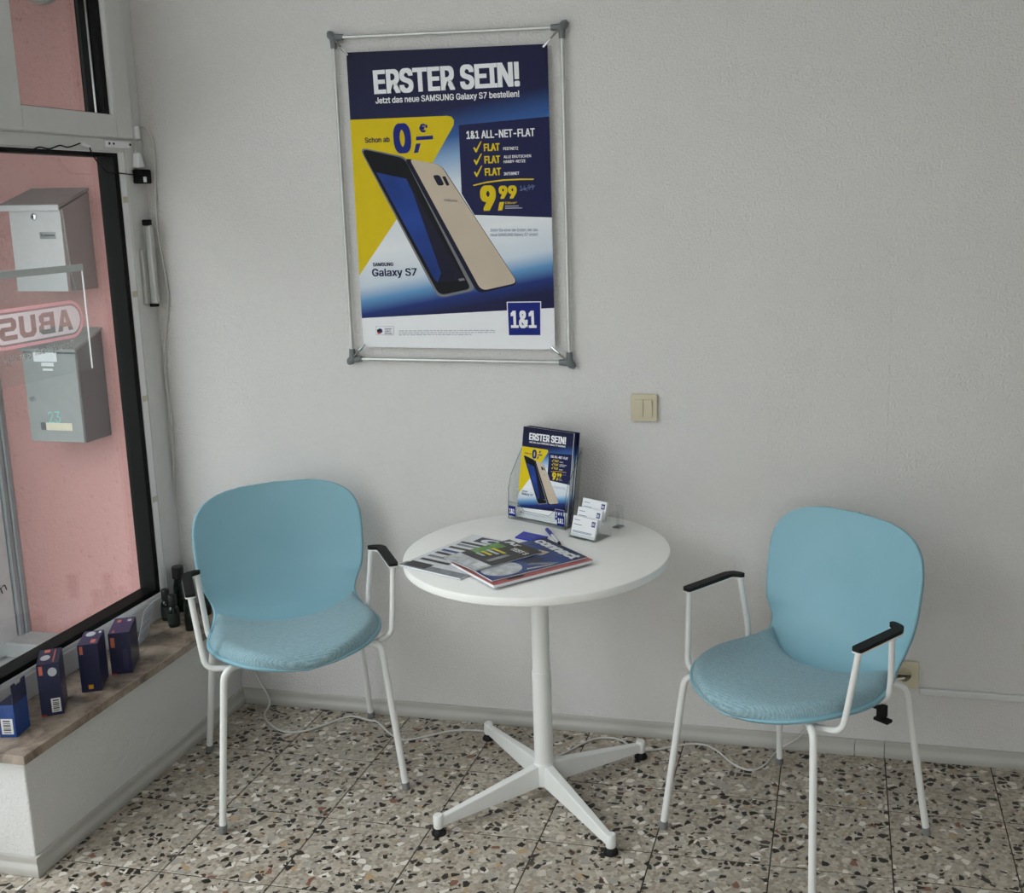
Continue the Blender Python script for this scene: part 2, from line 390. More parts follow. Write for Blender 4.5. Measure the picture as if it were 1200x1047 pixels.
# far shop front towards the camera (beyond the left edge)
w3 = thing('window_3', 'glazed shop front beside the camera', None, (-0.2, -2.9, 0), kind='structure')
for a, b in ((PE - 0.02, PE - 1.0), (PE - 1.0, -3.5), (-3.5, YB)):
    frame_yz(MB(), b, a, 0.0, 2.90, (0.05, 0.05, 0.06, 0.06), -0.27, -0.21).build('frame', M['pvc'], w3)
    MB().box(-0.243, -0.237, b + 0.05, a - 0.05, 0.06, 2.84).build('pane', M['glass'], w3)
w4 = thing('added_fill_window', 'unseen window added behind the camera for fill light', None, (2.3, -5.1, 0.9), kind='structure'); q = MB()  # unseen opening added to bring frontal light to the right side
for x0, x1, z0, z1 in ((RX0, RX0 + .06, RZ0, RZ1), (RX1 - .06, RX1, RZ0, RZ1), (RX0 + .06, RX1 - .06, RZ0, RZ0 + .06), (RX0 + .06, RX1 - .06, RZ1 - .06, RZ1), (2.27, 2.33, RZ0 + .06, RZ1 - .06)): q.box(x0, x1, YB - .14, YB - .08, z0, z1)
q.build('frame', M['pvc'], w4); MB().box(RX0 + .06, RX1 - .06, YB - .113, YB - .107, RZ0 + .06, RZ1 - .06).build('pane', M['glass'], w4)
# hinge at the sash corner
a = onx(125, 168, -0.172); b = onx(153, 169, -0.172)
hg = MB().box(-0.182, -0.170, a.y, b.y, a.z - 0.010, a.z + 0.009).build('hinge', M['bead'], w2, bevel=0.003)
for u in (128, 133, 152):
    p = onx(u, 167.5, -0.170)
    MB().lathe([(0.0035, 0), (0.0035, 0.002)], (-0.1705, p.y, a.z), 10, Matrix.Rotation(PI / 2, 4, 'Y')).build('screw', M['gasket'], hg)

# ---- outside
pw = struct(MB().box(-3.2, -0.24, 0.40, 0.6, -0.3, 3.1).build('wall_outside', M['stucco'])); pw['label'] = 'pink stucco wall of the entrance recess outside'
M['paving'] = plain('grey_stone_paving', (176, 178, 177), 0.8, 0, 0.12, 9)
struct(MB().box(-16, -0.28, -22, 0.40, -0.3, -0.06).build('ground_outside', M['paving']))
struct(MB().box(-13, -11, -24, 6, -0.3, 6.5).build('facade_opposite', plain('grey_facade_render', (150, 146, 140), 0.9)))
struct(MB().box(-2.2, -0.30, -0.72, -0.60, 2.0, 2.42).box(-2.2, -2.08, -0.60, 0.40, 2.0, 2.42).build('added_sky_baffle', M['ceiling']))  # unseen beam added to keep sky light off the upper pink wall
st = struct(MB().box(-1.30, -0.28, 0.28, 0.40, -0.06, 0.0).build('step_outside', M['paving'], bevel=0.006))
struct(MB().box(-2.2, -0.30, -0.72, 0.6, 2.42, 2.7).build('soffit_outside', M['ceiling']))
# white door leaf with its grey frame closing the recess outside
M['doorwhite'] = plain('white_door_panel', (206, 214, 216), 0.35); M['doorgrey'] = plain('grey_door_frame', (150, 158, 160), 0.4)
dr = thing('door_1', 'white outside door leaf with grey metal frame at the pink wall', None, (-1.07, 0.0, -0.06), kind='structure')
MB().box(-1.19, -1.14, 0.350, 0.372, -0.06, 2.3).box(-1.19, -1.135, 0.375, 0.40, -0.06, 2.3).build('frame', M['doorgrey'], dr, bevel=0.004)
MB().box(-1.19, -1.15, -0.60, 0.346, -0.05, 2.28).build('leaf', M['doorwhite'], dr, bevel=0.004)
mb = MB(); p = onx(-6, 704, -1.149); q = onx(8.5, 691, -1.149)
text_in(mb, 'en', (p.y, p.z), (q.y, q.z), 0.035, lambda a, b, d: Vector((-1.149, a, b)), 0.0)
mb.build('lettering', M['gasket'], dr, fixn=False)

# ------------------------------------------------------------------ mailboxes on the pink wall
M['stainless'] = plain('brushed_stainless', (205, 204, 204), 0.42, 0.35, 0.03, 60)
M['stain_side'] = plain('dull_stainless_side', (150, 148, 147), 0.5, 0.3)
M['greybox'] = plain('grey_lacquered_steel', (150, 154, 152), 0.5); M['greyside'] = plain('dark_grey_lacquer', (96, 99, 101), 0.5)
M['chrome'] = plain('chrome', (220, 222, 224), 0.18, 1.0); M['paper'] = plain('white_paper', (236, 237, 240), 0.7, 0, 0.01)
YF = 0.26
def mailbox(name, label, tl, tr, bl, br, lid, side, front):
    a = ony(*tl, YF); b = ony(*tr, YF); c = ony(*bl, YF); d = ony(*br, YF)
    xl = (a.x + c.x) / 2; xr = (b.x + d.x) / 2; zt = (a.z + b.z) / 2; zb = (c.z + d.z) / 2
    t = thing(name, label, 'mailbox', ((xl + xr) / 2, 0.40, zb))
    return t, xl, xr, zt, zb
t, xl, xr, zt, zb = mailbox('mailbox', 'stainless steel mailbox with sloping lid, upper one on the pink wall', (8, 246), (72, 243), (23, 342), (84, 341), 0, 0, 0)
yb = 0.30
mb = MB(); mb.prism([(YF + 0.012, zb + 0.05), (YF, zt), (0.40, zt + 0.055), (0.40, zb), (YF + 0.03, zb)], lambda a, b, d: Vector((d, a, b)), xl, xr); mb.build('body', M['stain_side'], t, bevel=0.002)
MB().box(xl + 0.004, xr - 0.006, YF - 0.006, YF + 0.012, zb, zt - 0.004).build('door', M['stainless'], t, bevel=0.002)
lid = MB(); lid.prism([(YF - 0.02, zt - 0.002), (YF - 0.02, zt + 0.014), (0.40, zt + 0.07), (0.40, zt + 0.06), (YF - 0.01, zt + 0.004)], lambda a, b, d: Vector((d, a, b)), xl - 0.018, xr + 0.003); lid.build('lid', M['stain_side'], t, bevel=0.001)
MB().box(xl - 0.018, xr + 0.003, YF - 0.024, YF - 0.018, zt - 0.008, zt + 0.012).build('lid_edge', M['stainless'], t, bevel=0.002)
p = ony(40, 254, YF - 0.006); ry = Matrix.Rotation(PI / 2, 4, 'X')
lk = MB().lathe([(0.011, 0), (0.011, 0.006), (0.008, 0.008)], (p.x, YF - 0.005, p.z), 16, ry).build('lock', M['chrome'], t, smooth=True)
MB().lathe([(0.004, 0), (0.004, 0.002)], (p.x, YF - 0.0125, p.z), 10, ry).build('keyhole', M['gasket'], lk)
p = ony(48, 272, YF); q = ony(68, 280, YF)
pl = MB().box(p.x, q.x, YF - 0.008, YF - 0.005, q.z, p.z).build('name_plate', M['chrome'], t, bevel=0.001)
MB().box(p.x + 0.004, p.x + 0.011, YF - 0.0088, YF - 0.007, q.z + 0.008, p.z - 0.006).box(p.x + 0.014, q.x - 0.006, YF - 0.0088, YF - 0.007, (p.z + q.z) / 2 - 0.003, (p.z + q.z) / 2 + 0.003).build('plate_print', M['greyside'], pl)
t, xl, xr, zt, zb = mailbox('mailbox', 'grey mailbox numbered 23, below the steel mailbox', (25, 410), (88, 410), (38, 517), (102, 520), 0, 0, 0)
mb = MB(); mb.prism([(YF + 0.004, zb), (YF + 0.004, zt), (0.40, zt + 0.055), (0.40, zb)], lambda a, b, d: Vector((d, a, b)), xl, xr); mb.build('body', M['greyside'], t, bevel=0.002)
MB().box(xl + 0.002, xr - 0.003, YF - 0.004, YF + 0.006, zb + 0.002, zt - 0.012).build('door', M['greybox'], t, bevel=0.002)
lid = MB(); lid.prism([(YF - 0.012, zt - 0.006), (YF - 0.012, zt + 0.004), (0.40, zt + 0.064), (0.40, zt + 0.055)], lambda a, b, d: Vector((d, a, b)), xl - 0.006, xr + 0.004); lid.build('lid', M['greybox'], t, bevel=0.001)
p = ony(40, 467.5, YF); lk = MB().lathe([(0.010, 0), (0.010, 0.006), (0.007, 0.010)], (p.x, YF - 0.003, p.z), 16, ry).build('lock', M['chrome'], t, smooth=True)
p = ony(50, 503.5, YF); q = ony(86, 496, YF)
MB().box(p.x, p.x + 0.022, YF - 0.006, YF - 0.003, p.z, q.z).build('plate_holder', M['greyside'], t)
MB().box(p.x + 0.022, q.x, YF - 0.007, YF - 0.003, p.z, q.z).build('name_plate', plain('cream_label', (214, 208, 186), 0.6), t)
p = ony(41, 423.5, YF); q = ony(67, 413, YF)
st_ = MB().box(p.x, q.x, YF - 0.006, YF - 0.003, p.z, q.z).build('sticker', M['paper'], t)
p2 = ony(50, 429, YF); q2 = ony(64, 425, YF)
MB().box(p2.x, q2.x, YF - 0.006, YF - 0.003, p2.z, q2.z).box(p2.x + 0.004, q2.x - 0.006, YF - 0.006, YF - 0.003, p2.z - 0.016, p2.z - 0.008).build('sticker', M['paper'], t)
mb = MB(); p = ony(59, 495.5, YF); q = ony(73, 495, YF)
text_in(mb, '23', (p.x, p.z), (q.x, q.z), 0.040, lambda a, b, d: Vector((a, YF - 0.0052, b)), 0.0); mb.build('number', plain('turquoise_paint', (130, 205, 200), 0.5), t, fixn=False)
# outdoor lamp at the very top
p = ony(27, -6, 0.30)
t = thing('outdoor_lamp', 'round cream lamp on the pink wall at the very top', 'lamp', (p.x, 0.40, p.z))
MB().lathe([(0.09, 0), (0.09, 0.02)], (p.x, 0.40, p.z + 0.075), 24, ry).build('base', M['greybox'], t)
MB().lathe([(0.082, 0), (0.082, 0.03), (0.074, 0.06), (0.05, 0.085), (0.015, 0.095)], (p.x, 0.38, p.z + 0.075), 24, ry).build('shade', plain('cream_opal_glass', (206, 198, 180), 0.4), t, smooth=True)

# ------------------------------------------------------------------ clear sign hung inside the shop window
XS = -0.178
sg = thing('window_sign', 'clear acrylic sign with mirrored pink lettering hung inside the shop window', 'sign', onx(60, 432, XS))
P_ = lambda u, v: (lambda r: (r.y, r.z))(onx(u, v, XS))
fx = lambda a, b, d: Vector((XS + d, a, b))
ta = P_(95.5, 309.5); tb_ = P_(95.5, 317.5); be = P_(107, 432)
ye = ta[0]; yl = -0.78
MB().prism(rect(yl, ye, tb_[1], ta[1]), fx, -0.003, 0.004).build('top_rail', plain('grey_rail', (196, 202, 202), 0.5), sg)
MB().prism(rect(yl, ye, be[1], tb_[1]), fx, -0.002, 0.000).build('sheet', M['acrylic'], sg)
MB().prism(rect(ye - 0.0003, ye + 0.0012, be[1], tb_[1]), fx, -0.003, 0.001).build('sheet_edge', M['bead'], sg)
# logo in sign coordinates: a grows to the left (mirrored), origin at right end
R0 = P_(97, 372); zc = R0[1]; ar = R0[0]
hh = 0.5 * (P_(78, 348)[1] - P_(78, 393)[1]); Lw = ar - P_(-17, 385)[0]
def rrect(x0, x1, y0, y1, r, n=10):
    out = []
    for cx, cy, a0 in ((x1 - r, y1 - r, 0), (x0 + r, y1 - r, 90), (x0 + r, y0 + r, 180), (x1 - r, y0 + r, 270)):
        for k in range(n + 1):
            q = math.radians(a0 + 90 * k / n); out.append((cx + r * math.cos(q), cy + r * math.sin(q)))
    return out
fm = lambda a, b, d: Vector((XS + d, ar - a, zc + b))
def ring(o, i, fn, d, name, mat, parent):
    n = len(o); MB().add([fn(a, b, d) for a, b in o] + [fn(a, b, d) for a, b in i], [(k, (k + 1) % n, n + (k + 1) % n, n + k) for k in range(n)]).build(name, mat, parent, fixn=False)
M['pinkfilm'] = film('pink_white_film', (250, 188, 194), 0.92); M['palefilm'] = film('pale_film', (252, 236, 239), 0.86)
ring(rrect(0, Lw, -hh, hh, hh), rrect(hh * .17, Lw - hh * .17, -hh * .83, hh * .83, hh * .83), fm, 0.0015, 'logo_border', M['pinkfilm'], sg)
# fill with the letters cut out of it
cu = bpy.data.curves.new('logo', 'CURVE'); cu.dimensions = '2D'; cu.fill_mode = 'FRONT'
ob = bpy.data.objects.new('logo', cu); COL.objects.link(ob)
GL = (([(0, 0), (.34, 1), (.66, 1), (1, 0), (.70, 0), (.64, .2), (.36, .2), (.30, 0)], [(.42, .40), (.58, .40), (.5, .70)]),
      ([(0, 0), (0, 1), (.74, 1), (.95, .86), (.95, .62), (.84, .51), (1, .38), (1, .15), (.80, 0)], [(.30, .60), (.30, .78), (.64, .78), (.66, .60)], [(.30, .22), (.30, .41), (.68, .41), (.70, .22)]),
      ([(0, 1), (.30, 1), (.30, .30), (.40, .22), (.60, .22), (.70, .30), (.70, 1), (1, 1), (1, .2), (.80, 0), (.20, 0), (0, .2)],),
      ([(0, 0), (.80, 0), (1, .16), (1, .46), (.86, .60), (.30, .60), (.30, .78), (.95, .78), (.95, 1), (.20, 1), (0, .85), (0, .55), (.16, .40), (.70, .40), (.70, .22), (0, .22)],))
for g_, polys in enumerate(GL):
    for poly in polys:
        q = cu.splines.new('POLY'); q.points.add(len(poly) - 1); q.use_cyclic_u = True
        for k, (a, b) in enumerate(poly): q.points[k].co = (g_ * 1.16 + a, b, 0, 1)
bx0, bx1, by0, by1 = 0.0, 3 * 1.16 + 1, 0.0, 1.0
IL = Lw - 2 * hh * .27; ih = hh * .73
lx0, lx1 = ar - P_(84, 372)[0], ar - P_(-1, 393)[0]; lh = 0.5 * (P_(72, 361)[1] - P_(72, 386)[1])
sx = (lx1 - lx0) / (bx1 - bx0); sy = 2 * lh / (by1 - by0)
rr = rrect(hh * .27, Lw - hh * .27, -ih, ih, ih)
sp = cu.splines.new('POLY'); sp.points.add(len(rr) - 1)
for k, (a, b) in enumerate(rr): sp.points[k].co = (bx0 + (a - lx0) / sx, by0 + (b + lh) / sy, 0, 1)
sp.use_cyclic_u = True
bpy.context.view_layer.update()
dg = bpy.context.evaluated_depsgraph_get(); me = ob.evaluated_get(dg).to_mesh()
mb = MB().add([fm(lx0 + (q.co.x - bx0) * sx, -lh + (q.co.y - by0) * sy, 0.0015) for q in me.vertices], [tuple(p.vertices) for p in me.polygons])
ob.evaluated_get(dg).to_mesh_clear(); bpy.data.objects.remove(ob)
mb.build('logo_field', M['palefilm'], sg, fixn=False)
mb = MB(); a0, b0 = P_(86, 404.5); a1, b1 = P_(41, 415)
text_in(mb, 'Security Tech', (ar - a0, b0 - zc - .004), (ar - a1, b1 - zc - .004), 0.019, fm, 0.004, 0.0015)
a0, b0 = P_(37.5, 419); a1, b1 = P_(4, 427)
text_in(mb, 'Germany', (ar - a0, b0 - zc), (ar - a1, b1 - zc), 0.019, fm, 0.004, 0.0015)
mb.build('lettering', film('white_film', (248, 246, 246), 0.95), sg, fixn=False)

# ------------------------------------------------------------------ poster
M['navy'] = plain('print_navy', (17, 19, 70), 0.4, 0, 0.03, spec=0.2); M['navy2'] = plain('print_logo_blue', (26, 38, 122), 0.35, 0, 0.02, spec=0.12)
M['pwhite'] = plain('print_white', (238, 238, 242), 0.4, 0, 0.01, spec=0.12); M['yellow'] = plain('print_yellow', (220, 193, 24), 0.4, 0, 0.02, spec=0.12)
M['pgrey'] = plain('print_grey', (170, 172, 180), 0.5, spec=0.12); M['pblack'] = plain('print_black', (16, 15, 20), 0.3, spec=0.12); M['pgold'] = plain('print_champagne', (198, 182, 164), 0.35, 0.0, 0.06, 6, spec=0.12)
M['pscreen'] = plain('print_screen_blue', (34, 62, 136), 0.3, 0, 0.3, 7, spec=0.12); M['pscreen2'] = plain('print_screen_dark', (24, 24, 44), 0.3, spec=0.12); M['prim'] = plain('print_phone_rim', (120, 120, 126), 0.35, spec=0.12)
M['pslate'] = plain('print_slate', (96, 112, 150), 0.5, spec=0.12); M['pred'] = plain('print_red', (170, 60, 40), 0.5, spec=0.12)
YP = -0.02
pc = [ony(407.2, 64.7, YP), ony(641.1, 48.2, YP), ony(424.9, 407.3, YP), ony(651.1, 409.2, YP)]
px0 = (pc[0].x + pc[2].x) / 2; px1 = (pc[1].x + pc[3].x) / 2; pz1 = (pc[0].z + pc[1].z) / 2; pz0 = (pc[2].z + pc[3].z) / 2
PW, PH = px1 - px0, pz1 - pz0
# local poster coordinates from photo pixels: bilinear within the sheet
def PQ(u, v):
    p = ony(u, v, YP); s = (p.x - px0) / PW; t = (p.z - pz0) / PH
    return (s * PW, t * PH)
def sky_print():
    t = NT('print_blue_gradient'); s = t.n('ShaderNodeSeparateXYZ'); t.l(t.obj(), s.inputs[0])
    k = t.math('SUBTRACT', t.math('DIVIDE', s.outputs[2], PH), t.math('MULTIPLY', t.math('DIVIDE', s.outputs[0], PW), 0.13))
    g = srgb
    t.l(t.ramp(k, [(0.07, g(18, 20, 66)), (0.115, g(24, 48, 118)), (0.16, g(96, 148, 196)), (0.21, g(205, 216, 228)), (0.32, g(232, 234, 238)), (0.50, g(214, 222, 232)), (0.58, g(140, 172, 208)), (0.65, g(48, 92, 158)), (0.74, g(18, 20, 66)), (1.0, g(12, 14, 48))]), t.b.inputs['Base Color'])
    t.b.inputs['Roughness'].default_value = 0.4; t.b.inputs['Specular IOR Level'].default_value = 0.2; return t.m
M['psky'] = sky_print()
po = thing('advertising_poster', 'large blue and yellow phone poster reading ERSTER SEIN on the back wall', 'poster', (px0, YP, pz0))
fp = lambda a, b, d: Vector((a, -d, b))
MB().prism(rect(0, PW, 0, PH), fp, -0.0004, 0.0).build('sheet', M['pwhite'], po, world=False)
LAY = [0.0002]
def art(name, polys, mat, step=0.00003):
    LAY[0] += step; mb = MB()
    for pl in polys: mb.add([fp(a, b, LAY[0]) for a, b in pl], [tuple(range(len(pl)))])
    o = mb.build(name, mat, po, world=False, fixn=False); return o
def clampx(q): return (min(max(q[0], 0.0), PW), q[1])
def pp(*uv): return [clampx(PQ(u, v)) for u, v in uv]
def words(name, lines, mat, bold=0.02):
    for txt, u0, v0, u1, v1, cap in lines:
        mb = MB(); a = PQ(u0, v0); b = PQ(u1, v1); c = PQ(u0, v0 - cap)
        text_in(mb, txt, a, b, abs(c[1] - a[1]), fp, bold, 0.0013)
        mb.build(name, mat, po, world=False, fixn=False)
def roundpoly(pts, rad=0.35, n=4):
    out = []; m = len(pts)
    for i in range(m):
        p = Vector(pts[i][:2]); a = Vector(pts[i - 1][:2]); b = Vector(pts[(i + 1) % m][:2]); r = pts[i][2] if len(pts[i]) > 2 else 0
        if r <= 0: out.append(tuple(p)); continue
        s = p + (a - p).normalized() * r; e = p + (b - p).normalized() * r
        for k in range(n + 1):
            t = k / n; q = s * (1 - t) ** 2 + p * 2 * t * (1 - t) + e * t * t; out.append(tuple(q))
    return out
fl_, fr_ = PQ(424, 373), PQ(650, 361)
art('blue_background', [[(0, fl_[1]), (PW, fr_[1]), (PW, PH), (0, PH)]], M['psky'])
yl_ = PQ(411, 140.5)
art('yellow_panel', [[(0, yl_[1])] + pp((523.8, 135.8), (529, 136.8), (532, 141), (531.5, 147), (507.5, 190), (463.8, 258.8)) + [(0, PQ(421.3, 323)[1])]], M['yellow'])
art('navy_panel', [pp((537.5, 146.8), (643.8, 136.5), (648, 255), (556, 252), (541, 227))], M['navy'])
art('front_phone', [pp(*roundpoly([(420.5, 172.5, 10), (476, 184, 8), (558, 340, 8), (514, 350, 10)]))], M['prim'])
art('front_phone_glass', [pp(*roundpoly([(422.8, 174.3, 9), (474, 185.5, 7), (552, 338.5, 6), (515, 346.5, 8)]))], M['pblack'])
art('phone_screen', [pp((441, 202), (477, 209.5), (545, 329), (511, 331))], M['pscreen2'])
art('phone_screen_picture', [pp((441, 202), (476, 209.5), (484, 226), (517, 320), (513, 331), (509, 327))], M['pscreen'])
art('home_button', [pp((537, 327), (543.5, 326), (545, 328.5), (538.5, 329.6))], M['prim'])
art('back_phone_edge', [pp(*roundpoly([(474, 185.5, 6), (517, 193, 9), (608, 333, 8), (560, 344.5, 9)]))], M['pscreen2'])
art('back_phone', [pp(*roundpoly([(480, 186.5, 5), (516, 193, 8), (606.5, 331.5, 7), (564, 341, 8)]))], M['pgold'])
art('phone_camera', [pp(*roundpoly([(507, 205.5, 3), (515, 205, 3), (521, 217, 3), (513.5, 218, 3)])), pp(*roundpoly([(518, 207, 1.5), (522, 206.5, 1.5), (527, 217, 1.5), (523.5, 218, 1.5)]))], M['pscreen2'])
words('phone_maker_text', [('SAMSUNG', 520.5, 235.5, 536, 237, 2.6)], M['prim'], 0.01)
words('headline_text', [('ERSTER SEIN!', 438.8, 109.5, 609.5, 100, 27)], M['pwhite'], 0.04)
words('subline_text', [('Jetzt das neue SAMSUNG Galaxy S7 bestellen!', 440.5, 121.5, 608.8, 113.3, 7)], M['pwhite'], 0.02)
words('price_lead_text', [('Schon ab', 428, 167.5, 457, 166.2, 6)], M['navy'], 0.02)
words('price_text', [('0', 462.5, 178.5, 483, 177.3, 33), ('€', 491.8, 155, 499, 154.5, 9.5), ('*', 499, 153, 501.5, 152.8, 7)], M['navy2'], 0.05)
art('price_dash', [pp((487.5, 160.2), (507.5, 158.8), (507.5, 163.2), (487.5, 164.6)), pp((487.5, 168.5), (493, 168.2), (490, 179), (485, 179.5))], M['navy2'])
words('tariff_text', [('1&1 ALL-NET-FLAT', 547, 162.8, 627, 159.3, 9)], M['pwhite'], 0.03)
words('flat_text', [('FLAT', 567.3, 177, 586, 176.2, 8.4), ('FLAT', 568, 191.4, 586.5, 190.6, 8.4), ('FLAT', 568.5, 205.8, 587.5, 205, 8.4)], M['yellow'], 0.04)
words('flat_note_text', [('FESTNETZ', 590, 176, 607.5, 175.4, 3.4), ('ALLE DEUTSCHEN', 590.5, 185.6, 622.5, 184.2, 3.2), ('HANDY-NETZE', 590.5, 191.2, 616, 190.1, 3.2), ('INTERNET', 590.8, 205.6, 608.8, 204.6, 3.4)], M['pwhite'], 0.02)
ck = lambda x, y: pp((x, y + 5.5), (x + 1.6, y + 4.4), (x + 3.4, y + 7.2), (x + 8.4, y - 2), (x + 10, y - 2.6), (x + 4, y + 10.6), (x + 2.8, y + 10.8))
art('check_mark', [ck(554.6, 168)], M['yellow']); art('check_mark', [ck(555, 182.4)], M['yellow'], 0); art('check_mark', [ck(555.4, 196.6)], M['yellow'], 0)
art('underline', [pp((554.5, 216.8), (570, 213), (590, 210.3), (610, 209.4), (625.5, 209.4), (625.5, 210.8), (610, 211), (590, 212), (570, 214.6), (555, 218))], M['yellow'])
words('offer_text', [('9', 563.8, 246, 582, 245.5, 28), ('99', 585, 232.5, 606, 232, 14.5)], M['yellow'], 0.05)
art('offer_comma', [pp((585.5, 237), (591, 236.6), (588.5, 246.6), (583.6, 247))], M['yellow'])
words('old_price_text', [('14,99', 609.8, 223.8, 626, 222.4, 6)], M['pslate'], 0.01)
art('old_price_strike', [pp((609, 222.6), (627, 217.4), (627, 218.3), (609, 223.5))], M['pslate'])
words('offer_unit_text', [('€/Monat*', 592, 239.2, 606, 238.8, 2.6)], M['yellow'], 0.01)
art('offer_note', [pp((592, 241.2), (608, 240.9), (608, 242), (592, 242.3)), pp((592, 243.6), (612, 243.2), (612, 244.3), (592, 244.7))], M['pgrey'])
words('body_text', [('Seien Sie einer der Ersten, der das', 575, 271.5, 630.5, 270.9, 3.4), ('neue SAMSUNG Galaxy S7 erlebt!', 575, 277, 630.5, 276.4, 3.4)], M['pslate'], 0.0)
words('phone_name_text', [('SAMSUNG', 437.2, 312.2, 461.3, 311.6, 4)], M['navy'], 0.03)
words('phone_name_text', [('Galaxy S7', 436.5, 323.8, 488.8, 323, 8.6)], M['navy'], 0.02)
a, b, c, d = PQ(593.8, 353.8), PQ(634.2, 353.3), PQ(634.4, 394), PQ(595.6, 394)
art('logo_border', [[a, b, c, d]], M['pwhite'])
e = 0.0026; art('logo_field', [[(a[0] + e, a[1] - e), (b[0] - e, b[1] - e), (c[0] - e, c[1] + e), (d[0] + e, d[1] + e)]], M['navy2'])
words('logo_text', [('1&1', 599, 383.8, 629, 383.8, 19.5)], M['pwhite'], 0.035)
art('seal_box', [pp((440.5, 382.5), (461.5, 382.5), (461.8, 392.8), (441, 392.8))], M['pgrey'])
art('seal_field', [pp((440.9, 382.9), (461.1, 382.9), (461.4, 392.4), (441.4, 392.4))], M['pwhite'])
art('seal_ball', [pp(*[(445.5 + 3 * math.cos(k * PI / 6), 388 + 3 * math.sin(k * PI / 6)) for k in range(12)])], M['pscreen'])
art('seal_flag', [pp((442, 386.2), (446.5, 386.2), (446.5, 389), (442, 389))], M['pblack']); art('seal_flag', [pp((442, 389), (446.5, 389), (446, 391.4), (443, 391.4))], M['pred'], 0)
words('seal_text', [('Internet', 451, 386.4, 459, 386.4, 1.8), ('made in', 451, 389, 458, 389, 1.8), ('Germany', 451, 391.6, 459.8, 391.6, 1.8)], M['navy'], 0.01)
fin = []
for r_, (v0, u1) in enumerate(((387.6, 581), (389.9, 581), (392.2, 553))):
    u = 467.5
    while u < u1:
        L = random.uniform(2, 7); k = min(u + L, u1); dv = -(u - 467) * 0.006; fin.append(pp((u, v0 + dv), (k, v0 + dv), (k, v0 + 0.8 + dv), (u, v0 + 0.8 + dv))); u = k + 1
art('fine_print', fin, M['pgrey'])

# ---- tension frame around the poster
fc = [ony(391.5, 46.5, -0.012), ony(657, 29.5, -0.012), ony(413, 421, -0.012), ony(669, 424.5, -0.012)]
fxl = (fc[0].x + fc[2].x) / 2; fxr = (fc[1].x + fc[3].x) / 2; fzt = (fc[0].z + fc[1].z) / 2; fzb = (fc[2].z + fc[3].z) / 2
M['rod'] = plain('satin_aluminium', (205, 206, 203), 0.35, 0.6); M['corner'] = plain('grey_plastic', (112, 116, 118), 0.5); M['spring'] = plain('spring_steel', (150, 146, 138), 0.3, 0.9)
tf = thing('poster_frame', 'thin aluminium tension frame with grey corners around the phone poster', 'frame', ((fxl + fxr) / 2, 0, fzb))
yf = -0.014
for x0, x1, z0, z1 in ((fxl, fxr, fzt, fzt), (fxl, fxr, fzb, fzb), (fxl, fxl, fzb, fzt), (fxr, fxr, fzb, fzt)):
    MB().tube([(x0, yf, z0), (x1, yf, z1)], 0.0056, 10).build('rod', M['rod'], tf, smooth=True)
for sx_, sz_, x, z, ix, iz in ((-1, 1, fxl, fzt, px0, pz1), (1, 1, fxr, fzt, px1, pz1), (-1, -1, fxl, fzb, px0, pz0), (1, -1, fxr, fzb, px1, pz0)):
    k = MB(); k.tube([(x, yf, z), (x - sx_ * 0.030, yf, z)], [0.011, 0.0085], 10); k.tube([(x, yf, z), (x, yf, z - sz_ * 0.030)], [0.011, 0.0085], 10)
    k.tube([(x - sx_ * .006, yf, z - sz_ * .006), (x + sx_ * .008, yf, z + sz_ * .008), (x + sx_ * .014, yf + 0.004, z + sz_ * .014)], [0.013, 0.012, 0.007], 10)
    k.build('corner', M['corner'], tf, smooth=True)
    a = Vector((x - sx_ * .008, yf - 0.006, z - sz_ * .008)); b = Vector((ix - sx_ * .010, YP - 0.012, iz - sz_ * .010)); m_ = a.lerp(b, 0.5)
    c_ = MB().tube([a, m_], 0.0028, 8).build('spring', M['spring'], tf, smooth=True)
    MB().tube([m_, a.lerp(b, 0.62), b], [0.0048, 0.0050, 0.0028], 8).build('clip', M['chrome'], tf, smooth=True)

# ---- light switch and wall socket
M['beige'] = plain('beige_plastic', (206, 196, 170), 0.4, 0, 0.02)
a = ony(739.5, 461.2, 0); b = ony(771, 494, 0)
def rrx(x0, x1, z0, z1, r): return rrect(x0, x1, z0, z1, r, 5)
wy = lambda a, b, d: Vector((a, -d, b))
sw = thing('light_switch', 'beige double rocker light switch above the table', 'switch', ((a.x + b.x) / 2, 0, b.z))
MB().prism(rrx(a.x, b.x, b.z, a.z, 0.006), wy, 0.0, 0.011).build('plate', M['beige'], sw, bevel=0.003)
mx = (a.x + b.x) / 2 - 0.001; cz = (a.z + b.z) / 2
for x0, x1 in ((mx - 0.0258, mx - 0.0006), (mx + 0.0006, mx + 0.0258)):
    MB().hexa([(x0, -0.010, cz - .0255), (x1, -0.010, cz - .0255), (x1, -0.010, cz + .0255), (x0, -0.010, cz + .0255)], [(x0, -0.0135, cz - .0255), (x1, -0.0135, cz - .0255), (x1, -0.0165, cz + .0255), (x0, -0.0165, cz + .0255)]).build('rocker', M['beige'], sw, bevel=0.001)
b = ony(1076, 806, 0)
so = thing('wall_socket', 'beige wall socket half hidden behind the right chair', 'socket', (b.x - 0.04, 0, b.z))
MB().prism(rrx(b.x - 0.081, b.x, b.z, b.z + 0.081, 0.006), wy, 0.0, 0.012).build('plate', M['beige'], so, bevel=0.003)
MB().lathe([(0.022, 0), (0.022, 0.003), (0.019, 0.003), (0.019, -0.004)], (b.x - 0.0405, -0.012, b.z + 0.0405), 24, ry).build('socket_ring', M['beige'], so, smooth=True)

